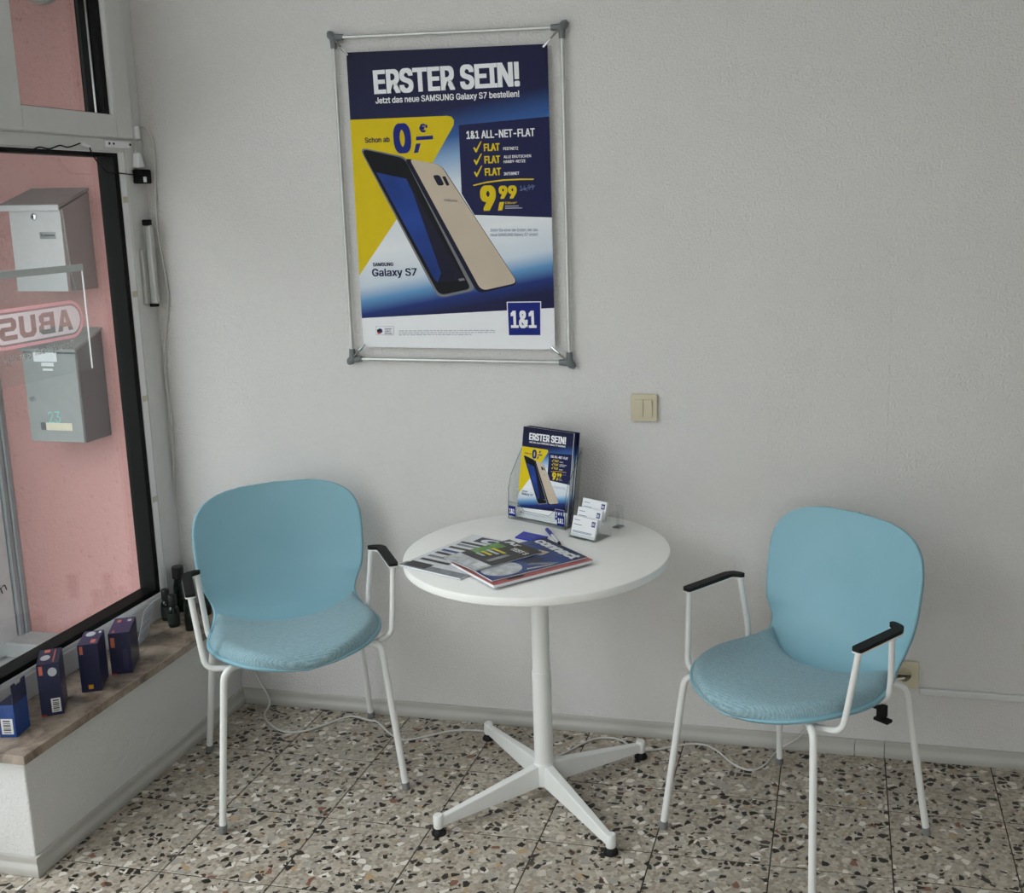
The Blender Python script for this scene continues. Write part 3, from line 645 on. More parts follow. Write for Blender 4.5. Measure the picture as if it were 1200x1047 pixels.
# ---- plug, lever, cords in the window corner
cord_m = plain('white_cord', (206, 204, 200), 0.5)
p = onx(165, 207.5, -0.168)
ad = thing('power_adapter', 'small black plug adapter on the window frame corner', 'adapter', (p.x, p.y, p.z - 0.02))
MB().box(-0.18, -0.145, p.y - 0.022, p.y + 0.020, p.z - 0.020, p.z + 0.022).build('body', M['gasket'], ad, bevel=0.004)
MB().box(-0.150, -0.143, p.y - 0.020, p.y - 0.008, p.z - 0.016, p.z + 0.000).build('label', M['paper'], ad, bevel=0.001)
q = onx(161, 188, -0.17); q2 = onx(158, 155, -0.17)
wp = thing('cord_connector', 'white cord connector above the black plug adapter', 'connector', (q.x, q.y, q.z))
MB().box(-0.18, -0.158, q2.y - 0.008, q2.y + 0.008, q2.z - 0.02, q2.z + 0.018).build('coupling', M['bead'], wp, bevel=0.004)
MB().hexa([(-0.18, q.y - .014, q.z - .022), (-0.155, q.y - .014, q.z - .022), (-0.155, q.y + .016, q.z - .022), (-0.18, q.y + .016, q.z - .022)], [(-0.18, q.y - .007, q.z + .022), (-0.16, q.y - .007, q.z + .022), (-0.16, q.y + .006, q.z + .022), (-0.18, q.y + .006, q.z + .022)]).build('plug', M['bead'], wp, bevel=0.004)
for dy in (-0.006, 0.005): MB().tube(catmull([(-0.17, q2.y + dy * .3, q2.z - 0.018), (-0.165, q2.y + dy * 2, (q.z + q2.z) / 2), (-0.168, q.y + dy, q.z + 0.02)], 5), 0.0018, 6).build('wire', cord_m, wp)
blk = [onx(u, v, -0.172) for u, v in ((-30, 176), (0, 173), (12, 176), (35, 176), (46, 172.5), (58, 174.5), (70, 170.5), (80, 172.5), (94, 168))]
t = thing('sensor_cable', 'thin black wavy cable along the window transom', 'cable', blk[0])
MB().tube(catmull(blk, 6), 0.0020, 8).build('cable', M['gasket'], t, smooth=True)
cn = [onx(u, v, -0.172) for u, v in ((95, 168), (105, 171.5))]; MB().tube(cn, 0.0045, 8).build('coupling', M['bead'], t, smooth=True)
MB().tube(catmull([onx(u, v, -0.168) for u, v in ((105, 173), (110, 184), (124, 201), (140, 203), (157, 205))], 6), 0.0020, 8).build('cable_tail', M['gasket'], t, smooth=True)
# silver opener lever
a = onx(173, 259, -0.160); b = onx(180.5, 358, -0.160)
lv = thing('window_opener_lever', 'slim silver window opener lever with black ends on the frame edge', 'lever', b)
yv = (a.y + b.y) / 2; M['silver'] = plain('silver_lacquer', (186, 186, 182), 0.35, 0.5)
MB().box(-0.180, -0.168, yv - 0.024, yv - 0.008, b.z + 0.005, b.z + 0.17).build('base_plate', M['silver'], lv, bevel=0.002)
MB().box(-0.168, -0.146, yv - 0.008, yv + 0.010, b.z + 0.004, a.z - 0.012).build('lever', M['silver'], lv, bevel=0.004)
MB().box(-0.170, -0.148, yv - 0.012, yv + 0.008, a.z - 0.014, a.z + 0.004).build('end_cap', M['gasket'], lv, bevel=0.003)
MB().box(-0.170, -0.148, yv - 0.012, yv + 0.006, b.z - 0.004, b.z + 0.006).build('end_cap', M['gasket'], lv, bevel=0.002)
# white power cord: down the corner, over the board, along the floor to the socket
wl = [ony(u, v, -0.008) for u, v in ((160, 148), (172, 152), (180, 175), (182, 225), (184, 268), (191, 310), (197, 350), (193, 400), (195, 450), (201, 495), (204, 560), (206, 640))]
wl += [Vector((-0.15, -0.012, 0.42)), Vector((-0.10, -0.014, 0.338)), Vector((0.0, -0.016, 0.334)), Vector((0.036, -0.02, 0.325))]
k = onz(310, 838, 0.004); wl += [Vector((0.045, -0.022, 0.25)), Vector((0.06, -0.024, 0.12)), Vector((k.x - .01, -0.035, 0.03)), k]
fp_ = [(318, 850), (332, 857.5), (352, 858), (380, 850), (418, 838.5), (437, 836.5), (446, 846), (457, 860), (474, 867.5), (500, 863), (535, 858), (566, 860), (600, 880), (630, 891), (650, 888), (669, 879), (690, 868.5), (708, 865), (726, 867), (738, 874), (753, 880), (780, 877), (805, 872.5), (824, 873), (840, 880), (860, 896), (880, 903), (897, 896), (913, 877)]
fpts = [onz(u, v, 0.004) for u, v in fp_]
for q in fpts: q.y = min(q.y, -0.022)
for k, (x, y) in ((4, (.400, -.050)), (5, (.470, -.064)), (6, (.505, -.072)), (10, (.770, -.078)), (11, (.882, -.072)), (12, (.975, -.125))): fpts[k] = Vector((x, y, .004))   # clear of the chair foot and the table foot
s_ = ony(1050, 790, -0.02)
wl += fpts + [Vector((fpts[-1].x + .07, -0.024, 0.06)), Vector((fpts[-1].x + .16, -0.022, 0.19)), Vector((b_x, -0.03, 0.25)) if False else Vector((so.location.x - 0.0, -0.03, so.location.z + 0.04))]
cdn = MB().tube(catmull(wl, 5), 0.0030, 8).build('extension_cord', cord_m, smooth=True); tag(cdn, 'long white power cord running down the corner and across the floor', 'cord')

# ------------------------------------------------------------------ chairs
def shell_mat():
    t = NT('blue_chair_plastic'); nz = t.noise(6, 2, 0.5, t.obj())
    t.l(t.ramp(nz.outputs[0], [(.3, srgb(136, 182, 197)), (.7, srgb(142, 187, 202))]), t.b.inputs['Base Color'])
    t.b.inputs['Roughness'].default_value = 0.42; t.b.inputs['Specular IOR Level'].default_value = 0.4
    g = t.noise(700, 2, 0.5, t.obj()); t.bump(g.outputs[0], 0.08, 0.0006); return t.m
def fabric_mat():
    t = NT('blue_grey_melange_fabric'); mp = t.n('ShaderNodeMapping'); mp.inputs['Scale'].default_value = (1, 7, 1); t.l(t.obj(), mp.inputs[0])
    a = t.noise(90, 4, 0.7, mp.outputs[0]); b = t.noise(420, 2, 0.6, t.obj())
    wv = t.n('ShaderNodeTexWave', wave_type='BANDS', bands_direction='Y'); wv.inputs['Scale'].default_value = 60; wv.inputs['Distortion'].default_value = 2.5; wv.inputs['Detail'].default_value = 3; wv.inputs['Detail Scale'].default_value = 2; t.l(t.obj(), wv.inputs[0])
    f = t.math('ADD', t.math('MULTIPLY', a.outputs[0], 0.6), t.math('ADD', t.math('MULTIPLY', b.outputs[0], 0.25), t.math('MULTIPLY', wv.outputs[0], 0.09)))
    t.l(t.ramp(f, [(.34, srgb(118, 150, 162)), (.62, srgb(164, 193, 202))]), t.b.inputs['Base Color'])
    t.b.inputs['Roughness'].default_value = 0.9; t.b.inputs['Specular IOR Level'].default_value = 0.15; t.b.inputs['Sheen Weight'].default_value = 0.15
    t.bump(f, 0.35, 0.0012); return t.m
M['shell'] = shell_mat(); M['fabric'] = fabric_mat()
M['whitemetal'] = plain('white_powder_coat', (232, 232, 230), 0.35, 0, 0.01); M['blackpad'] = plain('black_plastic', (22, 22, 22), 0.6, 0, 0.05, spec=0.25); M['footgrey'] = plain('grey_foot_plastic', (128, 128, 128), 0.6)
# profile of the shell along the middle: y (back positive), z, half width
PR = [(-.268, .418, .0), (-.262, .426, .062), (-.250, .433, .105), (-.230, .438, .145), (-.200, .441, .178), (-.150, .441, .209), (-.100, .438, .225), (-.050, .433, .232), (.0, .429, .231), (.045, .428, .224), (.085, .433, .214),
      (.118, .445, .205), (.143, .463, .200), (.163, .487, .205), (.179, .516, .216), (.192, .552, .227), (.204, .600, .2335), (.213, .650, .2355), (.221, .695, .2345), (.227, .730, .227), (.232, .757, .212), (.2355, .777, .188), (.238, .791, .155), (.2395, .800, .102), (.240, .804, .0)]
def resample(n=66):
    P3 = [Vector((a, b, c * 1.0)) for a, b, c in PR]; s = [0.0]
    for i in range(1, len(P3)): s.append(s[-1] + (P3[i].xy - P3[i - 1].xy).length + 0.25 * abs(P3[i].z - P3[i - 1].z))
    d = catmull(P3, 10); ss = []
    for i in range(len(P3) - 1): ss += [s[i] + (s[i + 1] - s[i]) * k / 10 for k in range(10)]
    ss.append(s[-1]); out = []
    for j in range(n + 1):
        q = s[-1] * j / n
        out.append((interp(ss, [v.x for v in d], q), interp(ss, [v.y for v in d], q), max(0.0, interp(ss, [v.z for v in d], q))))
    return out
ROWS = resample(); NU = 26
def shell_pt(row, u, wscale=1.0, inset=0.0):
    y, z, hw = row; hw = max(0.0005, hw * wscale - inset); x = hw * u
    back = min(1, max(0, (z - .445) / .09)); s = (x / .232) ** 2
    y2 = y - back * 0.045 * s; z2 = z + (1 - back) * (0.010 * s if y > -0.2 else 0.010 * s)
    return Vector((x, y2, z2))
def grid_normals(G):
    n, m = len(G), len(G[0]); N = [[None] * m for _ in range(n)]
    for i in range(n):
        for j in range(m):
            du = G[i][min(j + 1, m - 1)] - G[i][max(j - 1, 0)]; dv = G[min(i + 1, n - 1)][j] - G[max(i - 1, 0)][j]
            q = du.cross(dv); N[i][j] = q.normalized() if q.length > 1e-12 else None
    for i in range(n):
        for j in range(m):
            if N[i][j] is None: N[i][j] = Vector((0, 0, 1)) if i < n / 2 else Vector((0, -1, 0))
    return N
def us(n): return [math.sin((k / n - .5) * PI) * .75 + (k / n * 2 - 1) * .25 for k in range(n + 1)]
def slab(rows, i0, i1, th, rim_front, rim_back):
    U = us(NU); G = [[shell_pt(r, u) for u in U] for r in rows]; N = grid_normals(G)
    m = NU + 1; mb = MB(); R = range(i0, i1 + 1)
    top = [G[i][j] for i in R for j in range(m)]; bot = [G[i][j] - N[i][j] * th for i in R for j in range(m)]
    n = len(R); k = n * m; f = []
    for i in range(n - 1):
        for j in range(m - 1):
            a = i * m + j; f.append((a, a + 1, a + m + 1, a + m)); f.append((k + a, k + a + m, k + a + m + 1, k + a + 1))
        for j in (0, m - 1):
            a = i * m + j; f.append((a, a + m, k + a + m, k + a) if j == 0 else (a + m, a, k + a, k + a + m))
    for i, on in ((0, rim_front), (n - 1, rim_back)):
        if on:
            for j in range(m - 1): a = i * m + j; f.append((a + 1, a, k + a, k + a + 1) if i == 0 else (a, a + 1, k + a + 1, k + a))
    return mb.add(top + bot, f)
WAIST = min(range(len(ROWS)), key=lambda i: abs(ROWS[i][1] - .462) + (0 if ROWS[i][0] > .1 else 9))
def row_at(q):
    q = min(max(q, 0), len(ROWS) - 1); i = min(int(q), len(ROWS) - 2); t = q - i
    return tuple(ROWS[i][k] * (1 - t) + ROWS[i + 1][k] * t for k in range(3))
def row_of(y, z): return min(range(len(ROWS)), key=lambda i: abs(ROWS[i][0] - y) + abs(ROWS[i][1] - z))
def pad_mesh():
    U = us(NU); ec = row_of(.035, .428); ee = row_of(.138, .460); n = 40; rows = range(n + 1)
    base = []; L = []
    for u in U:
        e = ec + (ee - ec) * abs(u) ** 1.6; col = []; ln = [0.0]
        for i in rows:
            r = row_at(1 + (e - 1) * i / n); col.append((r, shell_pt(r, u, 1.0, 0.009)))
            if i: ln.append(ln[-1] + math.hypot(r[0] - col[-2][0][0], r[1] - col[-2][0][1]))
        base.append(col); L.append(ln)
    base = [[base[j][i] for j in range(len(U))] for i in rows]
    N = grid_normals([[q[1] for q in rw] for rw in base]); top = []
    for i in rows:
        for j, u in enumerate(U):
            r, p = base[i][j]
            ff = min(1, (L[j][i] + .001) / 0.035); fb = min(1, (L[j][-1] - L[j][i] + .0005) / 0.045)
            x = max(0.0, 1 - abs(u)) * max(r[2] - .009, .001); fe = min(1, x / 0.03)
            h = 0.030 * math.sqrt(max(0, 1 - (1 - ff) ** 2)) * math.sqrt(max(0, 1 - (1 - fe) ** 2)) * math.sqrt(max(0, 1 - (1 - fb) ** 2))
            top.append(p + N[i][j] * (h + 0.0012))
    base = [[q[1] for q in rw] for rw in base]
    m = NU + 1; f = []
    for i in range(len(rows) - 1):
        for j in range(m - 1): a = i * m + j; f.append((a, a + 1, a + m + 1, a + m))
    mb = MB().add(top, f)
    # close with an underside just inside the shell surface
    k = len(mb.v); und = [base[i][j] - N[i][j] * .002 for i in range(len(rows)) for j in range(m)]
    f2 = []
    for i in range(len(rows) - 1):
        for j in range(m - 1): a = k + i * m + j; f2.append((a, a + m, a + m + 1, a + 1))
        a = i * m; f2.append((a, a + m, k + a + m, k + a)); a = i * m + m - 1; f2.append((a + m, a, k + a, k + a + m))
    for j in range(m - 1):
        a = j; f2.append((a + 1, a, k + a, k + a + 1)); a = (len(rows) - 1) * m + j; f2.append((a, a + 1, k + a + 1, k + a))
    mb.v += und; mb.f += f2
    return mb
def arc_pts(pts, r=0.04, n=6):
    pts = [Vector(p) for p in pts]; out = [pts[0]]
    for i in range(1, len(pts) - 1):
        p = pts[i]; a = pts[i - 1] - p; b = pts[i + 1] - p; q = min(r, a.length * .49, b.length * .49)
        s = p + a.normalized() * q; e = p + b.normalized() * q
        for k in range(n + 1): t = k / n; out.append(s * (1 - t) ** 2 + p * 2 * t * (1 - t) + e * t * t)
    out.append(pts[-1]); return out
def make_chair(clip_side):
    t = thing('armchair', 'x', 'chair')
    L = dict(parent=t, world=False)
    slab(ROWS, WAIST, len(ROWS) - 1, 0.009, False, True).build('backrest', M['shell'], smooth='all', **L)
    slab(ROWS, 0, WAIST, 0.009, True, False).build('seat_shell', M['shell'], smooth='all', **L)
    pad_mesh().build('seat_pad', M['fabric'], smooth='all', **L)
    for sx in (-1, 1):
        for sy, top in ((-1, (.155, -.160, .424)), (1, (.150, .140, .418))):
            foot = Vector((sx * .242, sy * .236, 0.0)); kn = Vector((sx * .203, -.192 if sy < 0 else .176, .424 if sy < 0 else .416))
            d = (foot - kn).normalized()
            lg = MB().tube(arc_pts([(sx * top[0] * .55, top[1] * .8, top[2]), (sx * top[0], top[1], top[2]), tuple(kn), tuple(foot - d * .018)], 0.032, 6), 0.0092, 12).build('leg', M['whitemetal'], smooth=True, **L)
            MB().tube([foot - d * .022, foot - d * .004, foot], [0.0108, 0.0112, 0.010], 12).build('foot_cap', M['footgrey'], lg, world=False, smooth=True)
        ar_ = MB().tube(arc_pts([(sx * .264, -.114, .613), (sx * .250, -.134, .470), (sx * .243, -.142, .420), (sx * .175, -.152, .412)], 0.045, 6), 0.0078, 10)
        a = ar_.build('armrest', M['whitemetal'], smooth=True, **L)
        ar_ = MB().tube(arc_pts([(sx * .238, .054, .613), (sx * .226, .074, .470), (sx * .222, .070, .418), (sx * .170, .010, .408)], 0.045, 6), 0.0078, 10)
        ar_.build('rear_post', M['whitemetal'], a, world=False, smooth=True)
        out = [(.251, -.127), (.277, -.127), (.278, .038), (.266, .060), (.240, .068), (.228, .064), (.230, .050), (.252, .040), (.252, .02)]
        out = roundpoly([(x, y, .008) for x, y in out], n=3)
        fz = lambda p, q, d, sx=sx: Vector((sx * p, q, d))
        MB().prism(out, fz, .611, .615).build('arm_flange', M['whitemetal'], a, world=False)
        MB().prism([(x, y) for x, y in out], fz, .615, .624).build('arm_pad', M['blackpad'], a, world=False, bevel=0.003)
    fr = MB()
    for y, z in ((-.14, .420), (.125, .416)): fr.tube([(-.15, y, z), (.15, y, z)], 0.0092, 10)
    fr.build('under_frame', M['whitemetal'], smooth=True, **L)
    s = clip_side
    c = MB().box(*sorted((s * .17, s * .225)), 0.035, .060, .404, .410).box(*sorted((s * .217, s * .227)), .030, .064, .380, .409).box(*sorted((s * .205, s * .245)), .036, .058, .374, .381)
    c.build('link_clip', M['blackpad'], bevel=0.001, **L)
    return t
def place(o, x, y, deg, label):
    o.location = (x, y, 0); o.rotation_euler = (0, 0, math.radians(deg)); tag(o, label, 'chair', 'blue armchairs at the bistro table')
    MW[o.name] = Matrix.Translation((x, y, 0)) @ Matrix.Rotation(math.radians(deg), 4, 'Z')
def copy_tree(o, parent=None):
    c = o.copy(); COL.objects.link(c); c.parent = parent
    for ch in list(o.children): copy_tree(ch, c)
    return c
ch1 = make_chair(1)
ch2 = copy_tree(ch1)
place(ch1, 0.412, -0.372, 36.0, 'pale blue shell armchair with white legs beside the shop window')
place(ch2, 1.815, -0.432, -36.3, 'pale blue shell armchair with white legs in front of the wall socket')

# ------------------------------------------------------------------ table
TX, TY, TZ, TR = 1.131, -0.366, 0.702, 0.351
M['laminate'] = plain('white_laminate', (246, 245, 242), 0.38, 0, 0.01)
tb = thing('bistro_table', 'round white pedestal table with four-star foot', 'table', (TX, TY, 0))
L = dict(parent=tb, world=False)
z = TZ
MB().lathe([(0.0, z - .024), (TR - .006, z - .024), (TR - .001, z - .021), (TR, z - .017), (TR, z - .004), (TR - .001, z - .0015), (TR - .004, z), (0.0, z)], seg=96).build('tabletop', M['laminate'], smooth=True, **L)
MB().lathe([(0.026, .085), (0.026, .36), (0.024, .362), (0.024, z - .03), (.09, z - .028), (.09, z - .024)], seg=32).build('column', M['whitemetal'], smooth=True, **L)
MB().lathe([(0.02, .030), (0.030, .032), (0.030, .092), (.027, .096)], seg=24).build('hub', M['whitemetal'], smooth=True, **L)
for (u, v) in ((514.5, 977), (716, 1000), (573, 866), (751, 888)):
    p = onz(u, v, 0) - Vector((TX, TY, 0)); d = p.normalized(); n = Vector((-d.y, d.x, 0)); e = p.length
    def q(r, s, zz): return d * r + n * s + Vector((0, 0, zz))
    ar_ = MB(); ar_.hexa([q(.02, -.015, .030), q(e, -.011, .022), q(e, .011, .022), q(.02, .015, .030)], [q(.02, -.013, .092), q(e, -.009, .046), q(e, .009, .046), q(.02, .013, .092)])
    a = ar_.build('base_arm', M['whitemetal'], bevel=0.003, bseg=3, **L)
    MB().lathe([(.0125, .018), (.0135, .02), (.0135, .050), (.011, .053)], tuple(p), 18).build('end_cap', M['whitemetal'], a, world=False, smooth=True)
    MB().lathe([(.019, 0), (.019, .005), (.013, .014), (.008, .019)], tuple(p), 18).build('foot', M['blackpad'], a, world=False, smooth=True)

# ------------------------------------------------------------------ brochure holder, brochures
def mat_at(p, deg): return Matrix.Translation(Vector(p)) @ Matrix.Rotation(math.radians(deg), 4, 'Z')
HA = -24.0
hm = mat_at((0.968, -0.104, TZ), HA)                       # origin: front left bottom, +x along the front, +y to the back
ho = thing('brochure_holder', 'clear acrylic brochure holder with blue corner logos on the table', 'holder', mat=hm)
L = dict(parent=ho, world=False); HWD, HD, LEAN = 0.212, 0.048, 0.17
side = [(0, 0), (HD, 0), (HD + LEAN * .21, .21), (HD + LEAN * .21 - .004, .212), (.016, .128), (.004, .09)]
for x in (0.0, HWD - .002): MB().prism(side, lambda a, b, d: Vector((d, a, b)), x, x + .002).build('side_wall', M['acrylic'], **L)
for x in (-.0003, HWD + .0003 - .0016):
    MB().tube([(x + .001, 0, .001), (x + .001, .004, .09), (x + .001, .016, .128), (x + .001, HD + LEAN * .21 - .004, .212)], 0.0012, 6).build('side_edge', M['acrylic_edge'], **L)
MB().hexa([(0, HD, 0), (HWD, HD, 0), (HWD, HD + .002, 0), (0, HD + .002, 0)], [(0, HD + LEAN * .22, .22), (HWD, HD + LEAN * .22, .22), (HWD, HD + .002 + LEAN * .22, .22), (0, HD + .002 + LEAN * .22, .22)]).build('back_wall', M['acrylic'], **L)
MB().box(.002, HWD - .002, 0, HD, 0, .002).build('floor_plate', M['acrylic'], **L)
MB().prism([(0, 0), (HWD, 0), (HWD, .052), (HWD - .04, .050), (HWD - .06, .032), (.06, .032), (.04, .050), (0, .052)], lambda a, b, d: Vector((a, d, b)), 0, .002).build('front_wall', M['acrylic'], **L)
MB().tube([(0, .001, .052), (.04, .001, .050), (.06, .001, .032), (HWD - .06, .001, .032), (HWD - .04, .001, .050), (HWD, .001, .052)], .0008, 6).build('front_edge', M['acrylic_edge'], **L)
for x in (.003, HWD - .029):
    lb = MB().box(x, x + .026, -.0012, -.0006, .010, .040).build('logo_label', M['navy2'], **L)
    mb = MB(); text_in(mb, '1&1', (x + .003, .018), (x + .023, .018), .014, lambda a, b, d: Vector((a, -.0014 - d, b)), 0.035); mb.build('logo_text', M['pwhite'], lb, world=False, fixn=False)
SC = 0.185 / PW
for k in range(3):
    bm_ = hm @ Matrix.Translation((.014 + .003 * k, .020 + .008 * k, .004)) @ Matrix.Rotation(-math.atan(LEAN), 4, 'X')
    br = thing('phone_brochure', 'x', 'brochure', mat=bm_, group='phone brochures in the clear holder')
    tag(br, ('front blue and yellow phone brochure in the clear table holder', 'middle phone brochure of the stack in the clear holder', 'rearmost phone brochure of the stack in the clear holder')[k], 'brochure')
    MB().box(0, PW * SC, 0.0, .0045, 0, PH * SC).build('booklet', M['pwhite'] if k == 0 else M['navy'], br, world=False)
    for c0 in po.children:
        if k > 0 and c0.name.split('.')[0] not in ('blue_background',): continue
        if c0.name.startswith('sheet'): continue
        c = c0.copy(); COL.objects.link(c); c.parent = br; c.scale = (SC, SC, SC)
# ------------------------------------------------------------------ business card stand
CA = -27.0; cm = mat_at((1.182, -0.247, TZ), CA)
cs = thing('card_stand', 'clear acrylic three-tier business card stand on the table', 'card stand', mat=cm); L = dict(parent=cs, world=False)
CW, CDp = .094, .066
sidep = [(0, 0), (CDp + .008, 0), (CDp + .010, .062), (.052, .062), (.046, .040), (.032, .040), (.026, .020), (.012, .020), (.004, .004)]
for x in (0, CW - .002): MB().prism(sidep, lambda a, b, d: Vector((d, a, b)), x, x + .002).build('side_wall', M['acrylic'], **L)
MB().box(.002, CW - .002, 0, CDp + .008, 0, .002).build('base', M['acrylic'], **L)
for k in range(3):
    y0 = .004 + .021 * k; z0 = .002 + .020 * k
    MB().box(.002, CW - .002, y0, y0 + .0015, z0, z0 + .012).build('pocket', M['acrylic'], **L)
    km = cm @ Matrix.Translation((.0045, y0 + .003, z0 + .0028)) @ Matrix.Rotation(-math.radians(16), 4, 'X')
    cc = thing('business_cards', ('lowest stack of white business cards in the clear tiered stand', 'middle stack of white business cards in the clear tiered stand', 'topmost stack of white business cards in the clear tiered stand')[k], 'business cards', mat=km, group='business card stacks in the stand')
    K = dict(parent=cc, world=False)
    MB().box(0, .085, 0, .006, 0, .055).build('card_stack', M['paper'], **K)
    MB().box(.068, .080, -.0006, 0, .034, .048).build('logo_field', M['navy2'], **K)
    mb = MB(); text_in(mb, '1&1', (.0692, .0375), (.0788, .0375), .007, lambda a, b, d: Vector((a, -.0009 - d, b)), .035); mb.build('logo_text', M['pwhite'], fixn=False, **K)
    for i, (a, b, zz) in enumerate(((.006, .026, .044), (.006, .034, .032), (.006, .074, .014), (.006, .070, .011))): MB().box(a, b, -.0006, 0, zz, zz + .0014).build('print_line', M['pslate'], **K)
# small clear clip stand behind the cards
p = onz(722, 619, TZ); q_ = mat_at((p.x - .012, p.y, TZ), -20)
ac = thing('clear_holder', 'small clear acrylic holder behind the business card stand', 'holder', mat=q_); L = dict(parent=ac, world=False)
MB().box(0, .024, 0, .030, 0, .002).build('base', M['acrylic_edge'], **L)
MB().prism(rrect(0, .024, 0, .05, .006, 4), lambda a, b, d: Vector((a, d, b)), .0, .002).build('front_wall', M['acrylic'], **L)
MB().prism(rrect(0, .024, 0, .062, .006, 4), lambda a, b, d: Vector((a, d, b)), .024, .026).build('back_wall', M['acrylic'], **L)
# ------------------------------------------------------------------ pen and blue card
p0 = onz(640.5, 620.5, TZ + .005); p1 = onz(655.5, 637, TZ + .005); d = (p1 - p0).normalized(); p1 = p0 + d * .14
pe = thing('ballpoint_pen', 'clear ballpoint pen with blue cap lying on the table', 'pen', (p0.x, p0.y, TZ))
M['penblue'] = plain('pen_blue', (34, 40, 140), 0.35); M['penclear'] = plain('pen_barrel', (206, 210, 216), 0.25)
MB().tube([p0, p0 + d * .004, p0 + d * .058], [.004, .0050, .0050], 10).build('cap', M['penblue'], pe, smooth=True)
MB().tube([p0 + d * .010 + Vector((0, 0, .0062)), p0 + d * .046 + Vector((0, 0, .0062))], .0014, 6).build('clip', M['penblue'], pe)
MB().tube([p0 + d * .056, p0 + d * .128], .0042, 10).build('barrel', M['penclear'], pe, smooth=True)
MB().tube([p0 + d * .126, p1], [.0042, .003], 10).build('end_plug', M['pblack'], pe, smooth=True)
cor = [onz(u, v, TZ + .004) for u, v in ((603.5, 629.5), (632, 635.5), (642, 629), (613.5, 623))]
bc = thing('blue_card', 'small bright blue card with faint print on the table', 'card', (cor[0].x, cor[0].y, TZ))
MB().hexa([Vector((c.x, c.y, TZ + .0004)) for c in cor], [Vector((c.x, c.y, TZ + .004)) for c in cor]).build('card', plain('bright_blue_card', (44, 52, 178), 0.4), bc)
ctr = sum(cor, Vector()) / 4; ex = (cor[1] - cor[0]).normalized(); ey = (cor[3] - cor[0]).normalized()
MB().add([ctr + ex * a * .014 + ey * b * .006 + Vector((0, 0, .0004)) for a, b in ((-1, -1), (1, -1), (1, 1), (-1, 1))], [(0, 1, 2, 3)]).build('print', M['pslate'], bc, fixn=False)
# ------------------------------------------------------------------ magazines; local x across the cover, y up the cover (towards its title)
def magazine(label, c, up, W_, H_, z0, th, cover, curl=0.0):
    ang = math.degrees(math.atan2(up[1], up[0])) - 90
    t = thing('magazine', label, 'magazine', mat=mat_at((c[0], c[1], z0), ang), group='magazines on the bistro table')
    K = dict(parent=t, world=False); n = 8
    def zz(x): return th + curl * max(0, abs(x / W_) - .2) ** 2
    pg = MB(); pg.box(-W_ / 2 + .001, W_ / 2 - .001, -H_ / 2 + .001, H_ / 2 - .001, .0006, th - .0006); pg.build('pages', M['paper'], **K)
    MB().box(-W_ / 2, W_ / 2, -H_ / 2, H_ / 2, 0, .0006).build('back_cover', M['pgrey'], **K)
    cv = MB(); vs = []
    for i in range(n + 1):
        x = -W_ / 2 + W_ * i / n
        for y in (-H_ / 2, H_ / 2): vs.append((x, y, zz(x)))
    for i in range(n + 1):
        x = -W_ / 2 + W_ * i / n
        for y in (-H_ / 2, H_ / 2): vs.append((x, y, zz(x) - .0007))
    k = 2 * (n + 1); f = []
    for i in range(n): f += [(2 * i, 2 * i + 2, 2 * i + 3, 2 * i + 1), (k + 2 * i, k + 2 * i + 1, k + 2 * i + 3, k + 2 * i + 2), (2 * i, k + 2 * i, k + 2 * i + 2, 2 * i + 2), (2 * i + 1, 2 * i + 3, k + 2 * i + 3, k + 2 * i + 1)]
    f += [(0, 1, k + 1, k), (2 * n, k + 2 * n, k + 2 * n + 1, 2 * n + 1)]
    cv.add(vs, f).build('cover', cover, **K)
    lay = [0.0002]
    def patch(name, pts, mat):
        lay[0] += .00006; MB().add([(x * W_, y * H_, zz(x * W_) + lay[0]) for x, y in pts], [tuple(range(len(pts)))]).build(name, mat, t, world=False, fixn=False)
    def txt(name, s, x0, x1, y, cap, mat, bold=.03, dy=0):
        lay[0] += .0001; mb = MB(); text_in(mb, s, (x0 * W_, y * H_), (x1 * W_, (y + dy) * H_), cap * H_, lambda a, b, d: Vector((a, b, zz(a) + lay[0] + d)), bold); mb.build(name, mat, t, world=False, fixn=False)
    return patch, txt
def rc(x0, x1, y0, y1): return [(x0, y0), (x1, y0), (x1, y1), (x0, y1)]
M['mwhite'] = plain('cover_white', (222, 224, 228), .35, 0, .05, 20); M['mgrey'] = plain('cover_grey', (128, 132, 138), .4, 0, .25, 40); M['mdark'] = plain('cover_black', (26, 28, 30), .35, 0, .2, 30)
M['mblue'] = plain('cover_blue', (34, 62, 124), .35, 0, .35, 25); M['mnavy'] = plain('cover_navy', (20, 34, 74), .35, 0, .1); M['mgreen'] = plain('cover_green', (92, 140, 66), .4, 0, .3, 40); M['mred'] = plain('cover_rose', (176, 96, 96), .4, 0, .1, 20); M['mgold'] = plain('cover_yellow', (214, 196, 40), .4)
M['msilver'] = plain('cover_silver_picture', (186, 190, 194), .35, 0, .3, 45)
# white magazine at the left, lowest
patch, txt = magazine('white magazine with blue title, at the left end of the table magazines', (0.965, -0.452), (.36, .933), .205, .288, TZ + .0005, .0045, M['mwhite'])
patch('title_band', rc(-.30, .44, .33, .47), M['mnavy']); txt('title_text', 'CI', -.22, .34, .345, .10, M['mwhite'], .04)
for i, (y, x0, x1, mt) in enumerate(((.24, -.42, .0, 'mdark'), (.17, -.40, .2, 'mgrey'), (.08, -.42, .05, 'mdark'), (-.02, -.42, -.05, 'mblue'), (-.1, -.42, .1, 'mdark'), (-.2, -.42, -.1, 'mgrey'), (-.3, -.42, .05, 'mdark'))): patch('cover_line', rc(x0, x1, y, y + .045), M[mt])
patch('picture', rc(-.5, .5, -.5, -.40), M['mgrey']); patch('picture', rc(-.45, -.1, -.48, -.36), M['mdark'])
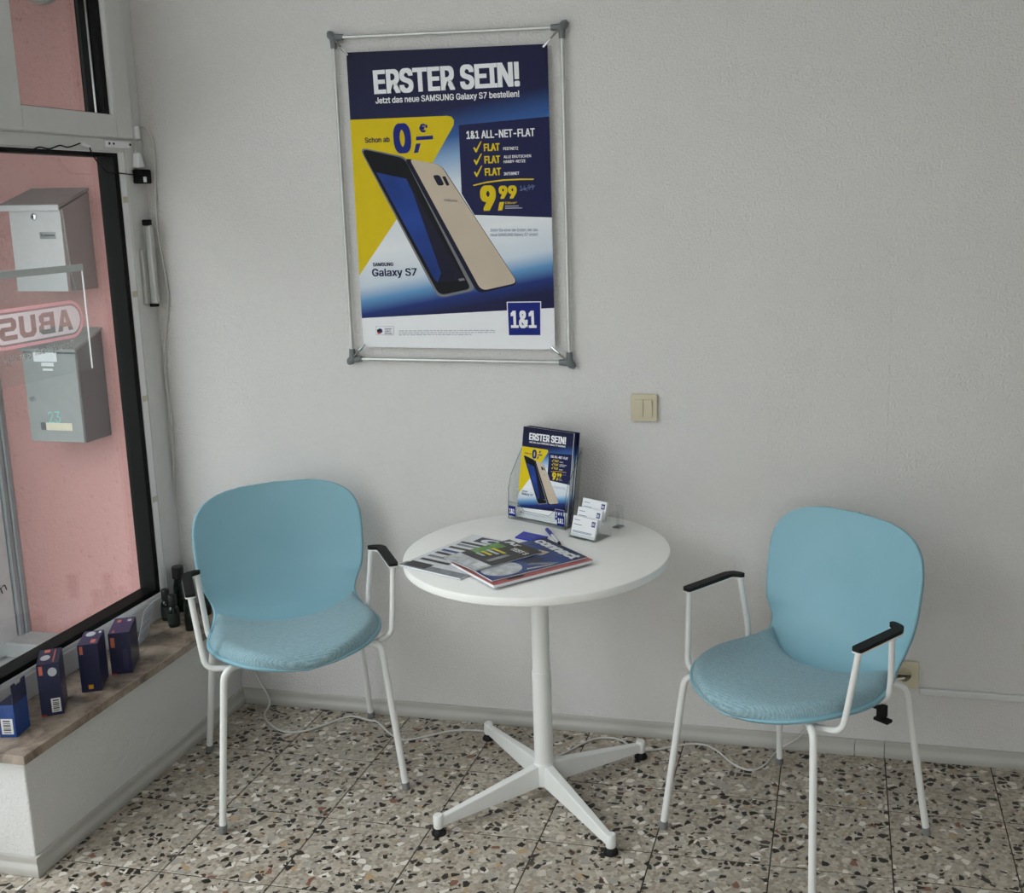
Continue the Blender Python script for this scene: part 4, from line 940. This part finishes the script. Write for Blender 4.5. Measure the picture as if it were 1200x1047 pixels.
# rose magazine under the blue one
upB = (.662, .749)
patch, txt = magazine('thick rose-coloured magazine at the bottom of the right-hand stack', (1.128, -0.500), upB, .213, .289, TZ + .0060, .0085, M['mred'])
patch('black_box', rc(.30, .46, -.34, -.18), M['mdark'])
patch, txt = magazine('blue magazine with bold white title, lying on the rose magazine', (1.118, -0.488), (.675, .738), .205, .275, TZ + .0150, .004, M['mblue'], 0)
patch('title_band', rc(-.5, .5, .34, .5), M['mnavy']); txt('title_text', 'connect', -.44, .46, .355, .115, M['mwhite'], .05)
patch('picture', rc(-.5, .5, -.5, .06), M['mblue'])
patch('phone_picture', [(.14, -.06), (.34, .02), (.22, .18), (.05, .10)], M['mnavy']); patch('phone_picture', [(.0, .12), (.10, .20), (.06, .3), (-.1, .26)], M['pgold'])
patch('white_picture', [(.23 + .24 * math.cos(k * PI / 14), -.29 + .19 * math.sin(k * PI / 14)) for k in range(28)], M['msilver'])
patch('cover_stripe', [(.30, -.06), (.48, .14), (.46, .22), (.26, .0)], M['mgrey']); patch('cover_stripe', [(.44, -.12), (.49, .1), (.47, .16), (.40, -.1)], M['msilver'])
patch, txt = magazine('small black and green booklet on top of the blue magazine', (1.048, -0.487), (.60, .80), .142, .205, TZ + .0204, .003, M['mdark'])
patch('green_picture', rc(-.5, -.20, -.12, .30), M['mgreen']); patch('silver_picture', rc(-.5, .5, -.5, -.26), M['msilver'])
txt('title_text', 'Ar', -.44, -.02, .38, .09, M['mwhite'], .04); patch('title_back', rc(-.02, .46, .22, .40), M['mdark']); txt('title_text', 'TEST S', -.02, .44, .26, .08, M['mwhite'], .04)
for i in range(4): patch('cover_line', rc(-.28, .12 - .05 * i, .10 - .08 * i, .145 - .08 * i), M['mgold'] if i % 2 == 0 else M['msilver'])
patch('cover_line', rc(.18, .30, -.2, .12), M['mgrey']); patch('badge', rc(.2, .42, -.42, -.28), M['mwhite'])

# ------------------------------------------------------------------ things on the marble board
SZ = 0.330
M['boxblue'] = plain('carton_navy', (21, 26, 64), .35, 0, .05); M['boxviolet'] = plain('carton_violet_top', (50, 44, 82), .35); M['boxlight'] = plain('carton_blue', (22, 62, 132), .35, 0, .15, 20); M['orange'] = plain('carton_orange', (200, 108, 86), .45); M['codewhite'] = plain('barcode_white', (226, 226, 224), .5)
M['discgrey'] = plain('carton_lamp_disc', (182, 184, 190), .4, 0, .05); M['boxyellow'] = plain('carton_amber', (222, 160, 30), .4); M['boxred'] = plain('carton_red', (190, 40, 44), .4)
def carton(label, fl, ang, W_, D_, H_, mats, front, top, side=()):
    t = thing('bulb_carton', label, 'box', mat=mat_at((fl[0], fl[1], SZ), ang), group='bulb cartons on the marble board'); K = dict(parent=t, world=False)
    MB().box(0, W_, 0, D_, 0, H_).build('carton', mats[0], bevel=.001, **K)
    MB().box(.0008, W_ - .0008, .0008, D_ - .0008, H_ + .0001, H_ + .0004).build('top_flap', mats[1], **K)
    def disc(cx, cy, rx, ry_): return [(cx + rx * math.cos(k * PI / 10), cy + ry_ * math.sin(k * PI / 10)) for k in range(20)]
    for nm, sh, m in front:
        pts = disc(*sh[1:]) if sh[0] == 'd' else rc(*sh[1:])
        o = MB().add([(a * W_, -.0004, b * H_) for a, b in pts], [tuple(range(len(pts)))]).build(nm, m, fixn=False, **K)
        if nm == 'barcode':
            bar = MB(); x0, x1, z0, z1 = sh[1:]
            for i in range(6): zb_ = z0 + (z1 - z0) * (.1 + .14 * i); bar.add([(a * W_, -.0007, b * H_) for a, b in rc(x0 + (x1 - x0) * .18, x1 - (x1 - x0) * .2, zb_, zb_ + (z1 - z0) * (.05 + .03 * (i % 2)))], [(0, 1, 2, 3)])
            bar.build('bars', M['pblack'], o, world=False, fixn=False)['kind'] = 'stuff'
    for nm, sh, m in top:
        pts = disc(*sh[1:]) if sh[0] == 'd' else rc(*sh[1:])
        MB().add([(a * W_, b * D_, H_ + .0007) for a, b in pts], [tuple(range(len(pts)))]).build(nm, m, fixn=False, **K)
    for nm, sh, m in side:
        MB().add([(W_ + .0004, a * D_, b * H_) for a, b in rc(*sh[1:])], [(0, 1, 2, 3)]).build(nm, m, fixn=False, **K)
    return t, K
bigf = [('brand_patch', ('r', .10, .26, .80, .97), M['orange']), ('base_stripe', ('r', .02, .24, .005, .035), M['boxred'])]
bigt = [('brand_patch', ('r', .24, .50, .76, .94), M['orange'])]
carton('dark blue bulb carton with two grey discs and a barcode, second nearest on the sill', (-.074, -.789), 34, .052, .104, .140, (M['boxblue'], M['boxblue']),
       [bigf[0], ('lamp_disc', ('d', .68, .84, .20, .085), M['discgrey']), bigf[1], ('barcode', ('r', .48, .90, .06, .33), M['codewhite'])], bigt + [('lamp_disc', ('d', .34, .42, .22, .17), M['discgrey']), ('stripe', ('r', .70, .76, .1, .9), M['orange'])], [('lamp_picture', ('r', .2, .8, .3, .7), M['boxviolet'])])
carton('dark blue bulb carton with an amber square, third nearest on the sill', (-.067, -.647), 27, .050, .100, .134, (M['boxblue'], M['boxviolet']),
       [bigf[0], ('energy_patch', ('r', .36, .60, .06, .15), M['boxyellow'])], [('lamp_disc', ('d', .42, .74, .24, .17), M['discgrey']), ('brand_patch', ('r', .60, .84, .10, .34), M['orange']), ('dot', ('r', .80, .90, .78, .9), M['codewhite'])])
carton('dark blue bulb carton with violet top, farthest of the four on the sill', (-.060, -.534), 27, .055, .118, .120, (M['boxblue'], M['boxviolet']),
       [('brand_patch', ('r', .10, .28, .66, .90), M['orange']), bigf[1], ('print_block', ('r', .6, .84, .1, .6), M['boxviolet'])], [('brand_patch', ('r', .20, .38, .70, .86), M['orange']), ('brand_patch', ('r', .16, .28, .06, .18), M['orange']), ('dots', ('r', .68, .86, .72, .86), M['discgrey'])])
t, K = carton('bright blue hanging carton with barcode, nearest of the four on the sill', (-.100, -.900), 10, .042, .060, .085, (M['boxlight'], M['boxblue']), [('barcode', ('r', .15, .85, .10, .58), M['codewhite'])], [])
hd = [(0, 0), (.060, 0), (.060, .050), (0, .050)]
MB().prism([(0.0, .085), (.060, .085), (.060, .136), (.044, .136), (.040, .128), (.020, .128), (.016, .136), (.0, .136)], lambda a, b, d: Vector((.042 - .0012 + d, a, b)), 0, .0012).build('hang_tab', M['boxblue'], **K)
# leaflet leaning on the window frame
a = Vector((-.107, -.358, SZ)); b = Vector((-.134, -.266, SZ)); U = Vector((.028, .009, .112)); c = b + U; d = a + U
n = (b - a).cross(d - a).normalized() * .0012
lf = thing('price_card', 'white price card standing tilted beside the farthest bulb carton', 'card', a)
MB().hexa([a, b, c, d], [a + n, b + n, c + n, d + n]).build('card', plain('translucent_card', (206, 210, 220), .4), lf)
def lfp(u, v): return (a * (1 - u) + b * u) * (1 - v) + (d * (1 - u) + c * u) * v
for v0, v1 in ((.48, .52), (.70, .73), (.80, .83), (.25, .28)):
    s = 1 if n.x > 0 else -1
    MB().add([lfp(u, v) + (n * 1.4 if s > 0 else -n * .4) for u, v in rc(.15, .8, v0, v1)], [(0, 1, 2, 3)]).build('print_line', M['pgrey'], lf, fixn=False)
# dark bottles
M['bottle'] = plain('dark_green_glass', (14, 26, 20), .12, 0, .2); M['bcap'] = plain('black_cap', (18, 18, 19), .4); M['blabel'] = plain('dark_bottle_label', (40, 46, 44), .5)
def bottle(label, x, y, r, h, capr, cap=.03, lab=True):
    t = thing('bottle', label, 'bottle', (x, y, SZ), group='dark bottles in the window corner'); K = dict(parent=t, world=False); s = h - cap
    MB().lathe([(r * .9, 0), (r, .004), (r, s * .72), (r * .85, s * .84), (capr * .75, s * .92), (capr * .75, s)], seg=20).build('body', M['bottle'], smooth=True, **K)
    MB().lathe([(capr, s - .004), (capr, h - .002), (capr * .9, h)], seg=20).build('cap', M['bcap'], smooth=True, **K)
    if lab: MB().lathe([(r + .0004, s * .18), (r + .0006, s * .19), (r + .0006, s * .62), (r + .0004, s * .63)], seg=20).build('label', M['blabel'], smooth=True, **K)
for lab, u, v, r, h, cr, cp, lb in (('short black bottle in front on the sill corner', 201.5, 736, .0175, .102, .013, .03, True), ('short dark bottle behind the front one at the window frame', 193.5, 728, .0165, .100, .012, .03, True),
        ('tall dark green bottle with square black cap at the wall corner', 209.5, 718, .0175, .150, .018, .034, False), ('tall slim black bottle behind the chair armrest', 221, 740, .0155, .155, .0155, .05, False),
        ('dark bottle half hidden behind the left chair back', 238, 722, .019, .115, .014, .03, False)):
    p = onz(u, v, SZ); bottle(lab, p.x, p.y + r * .8, r, h, cr, cp, lb)
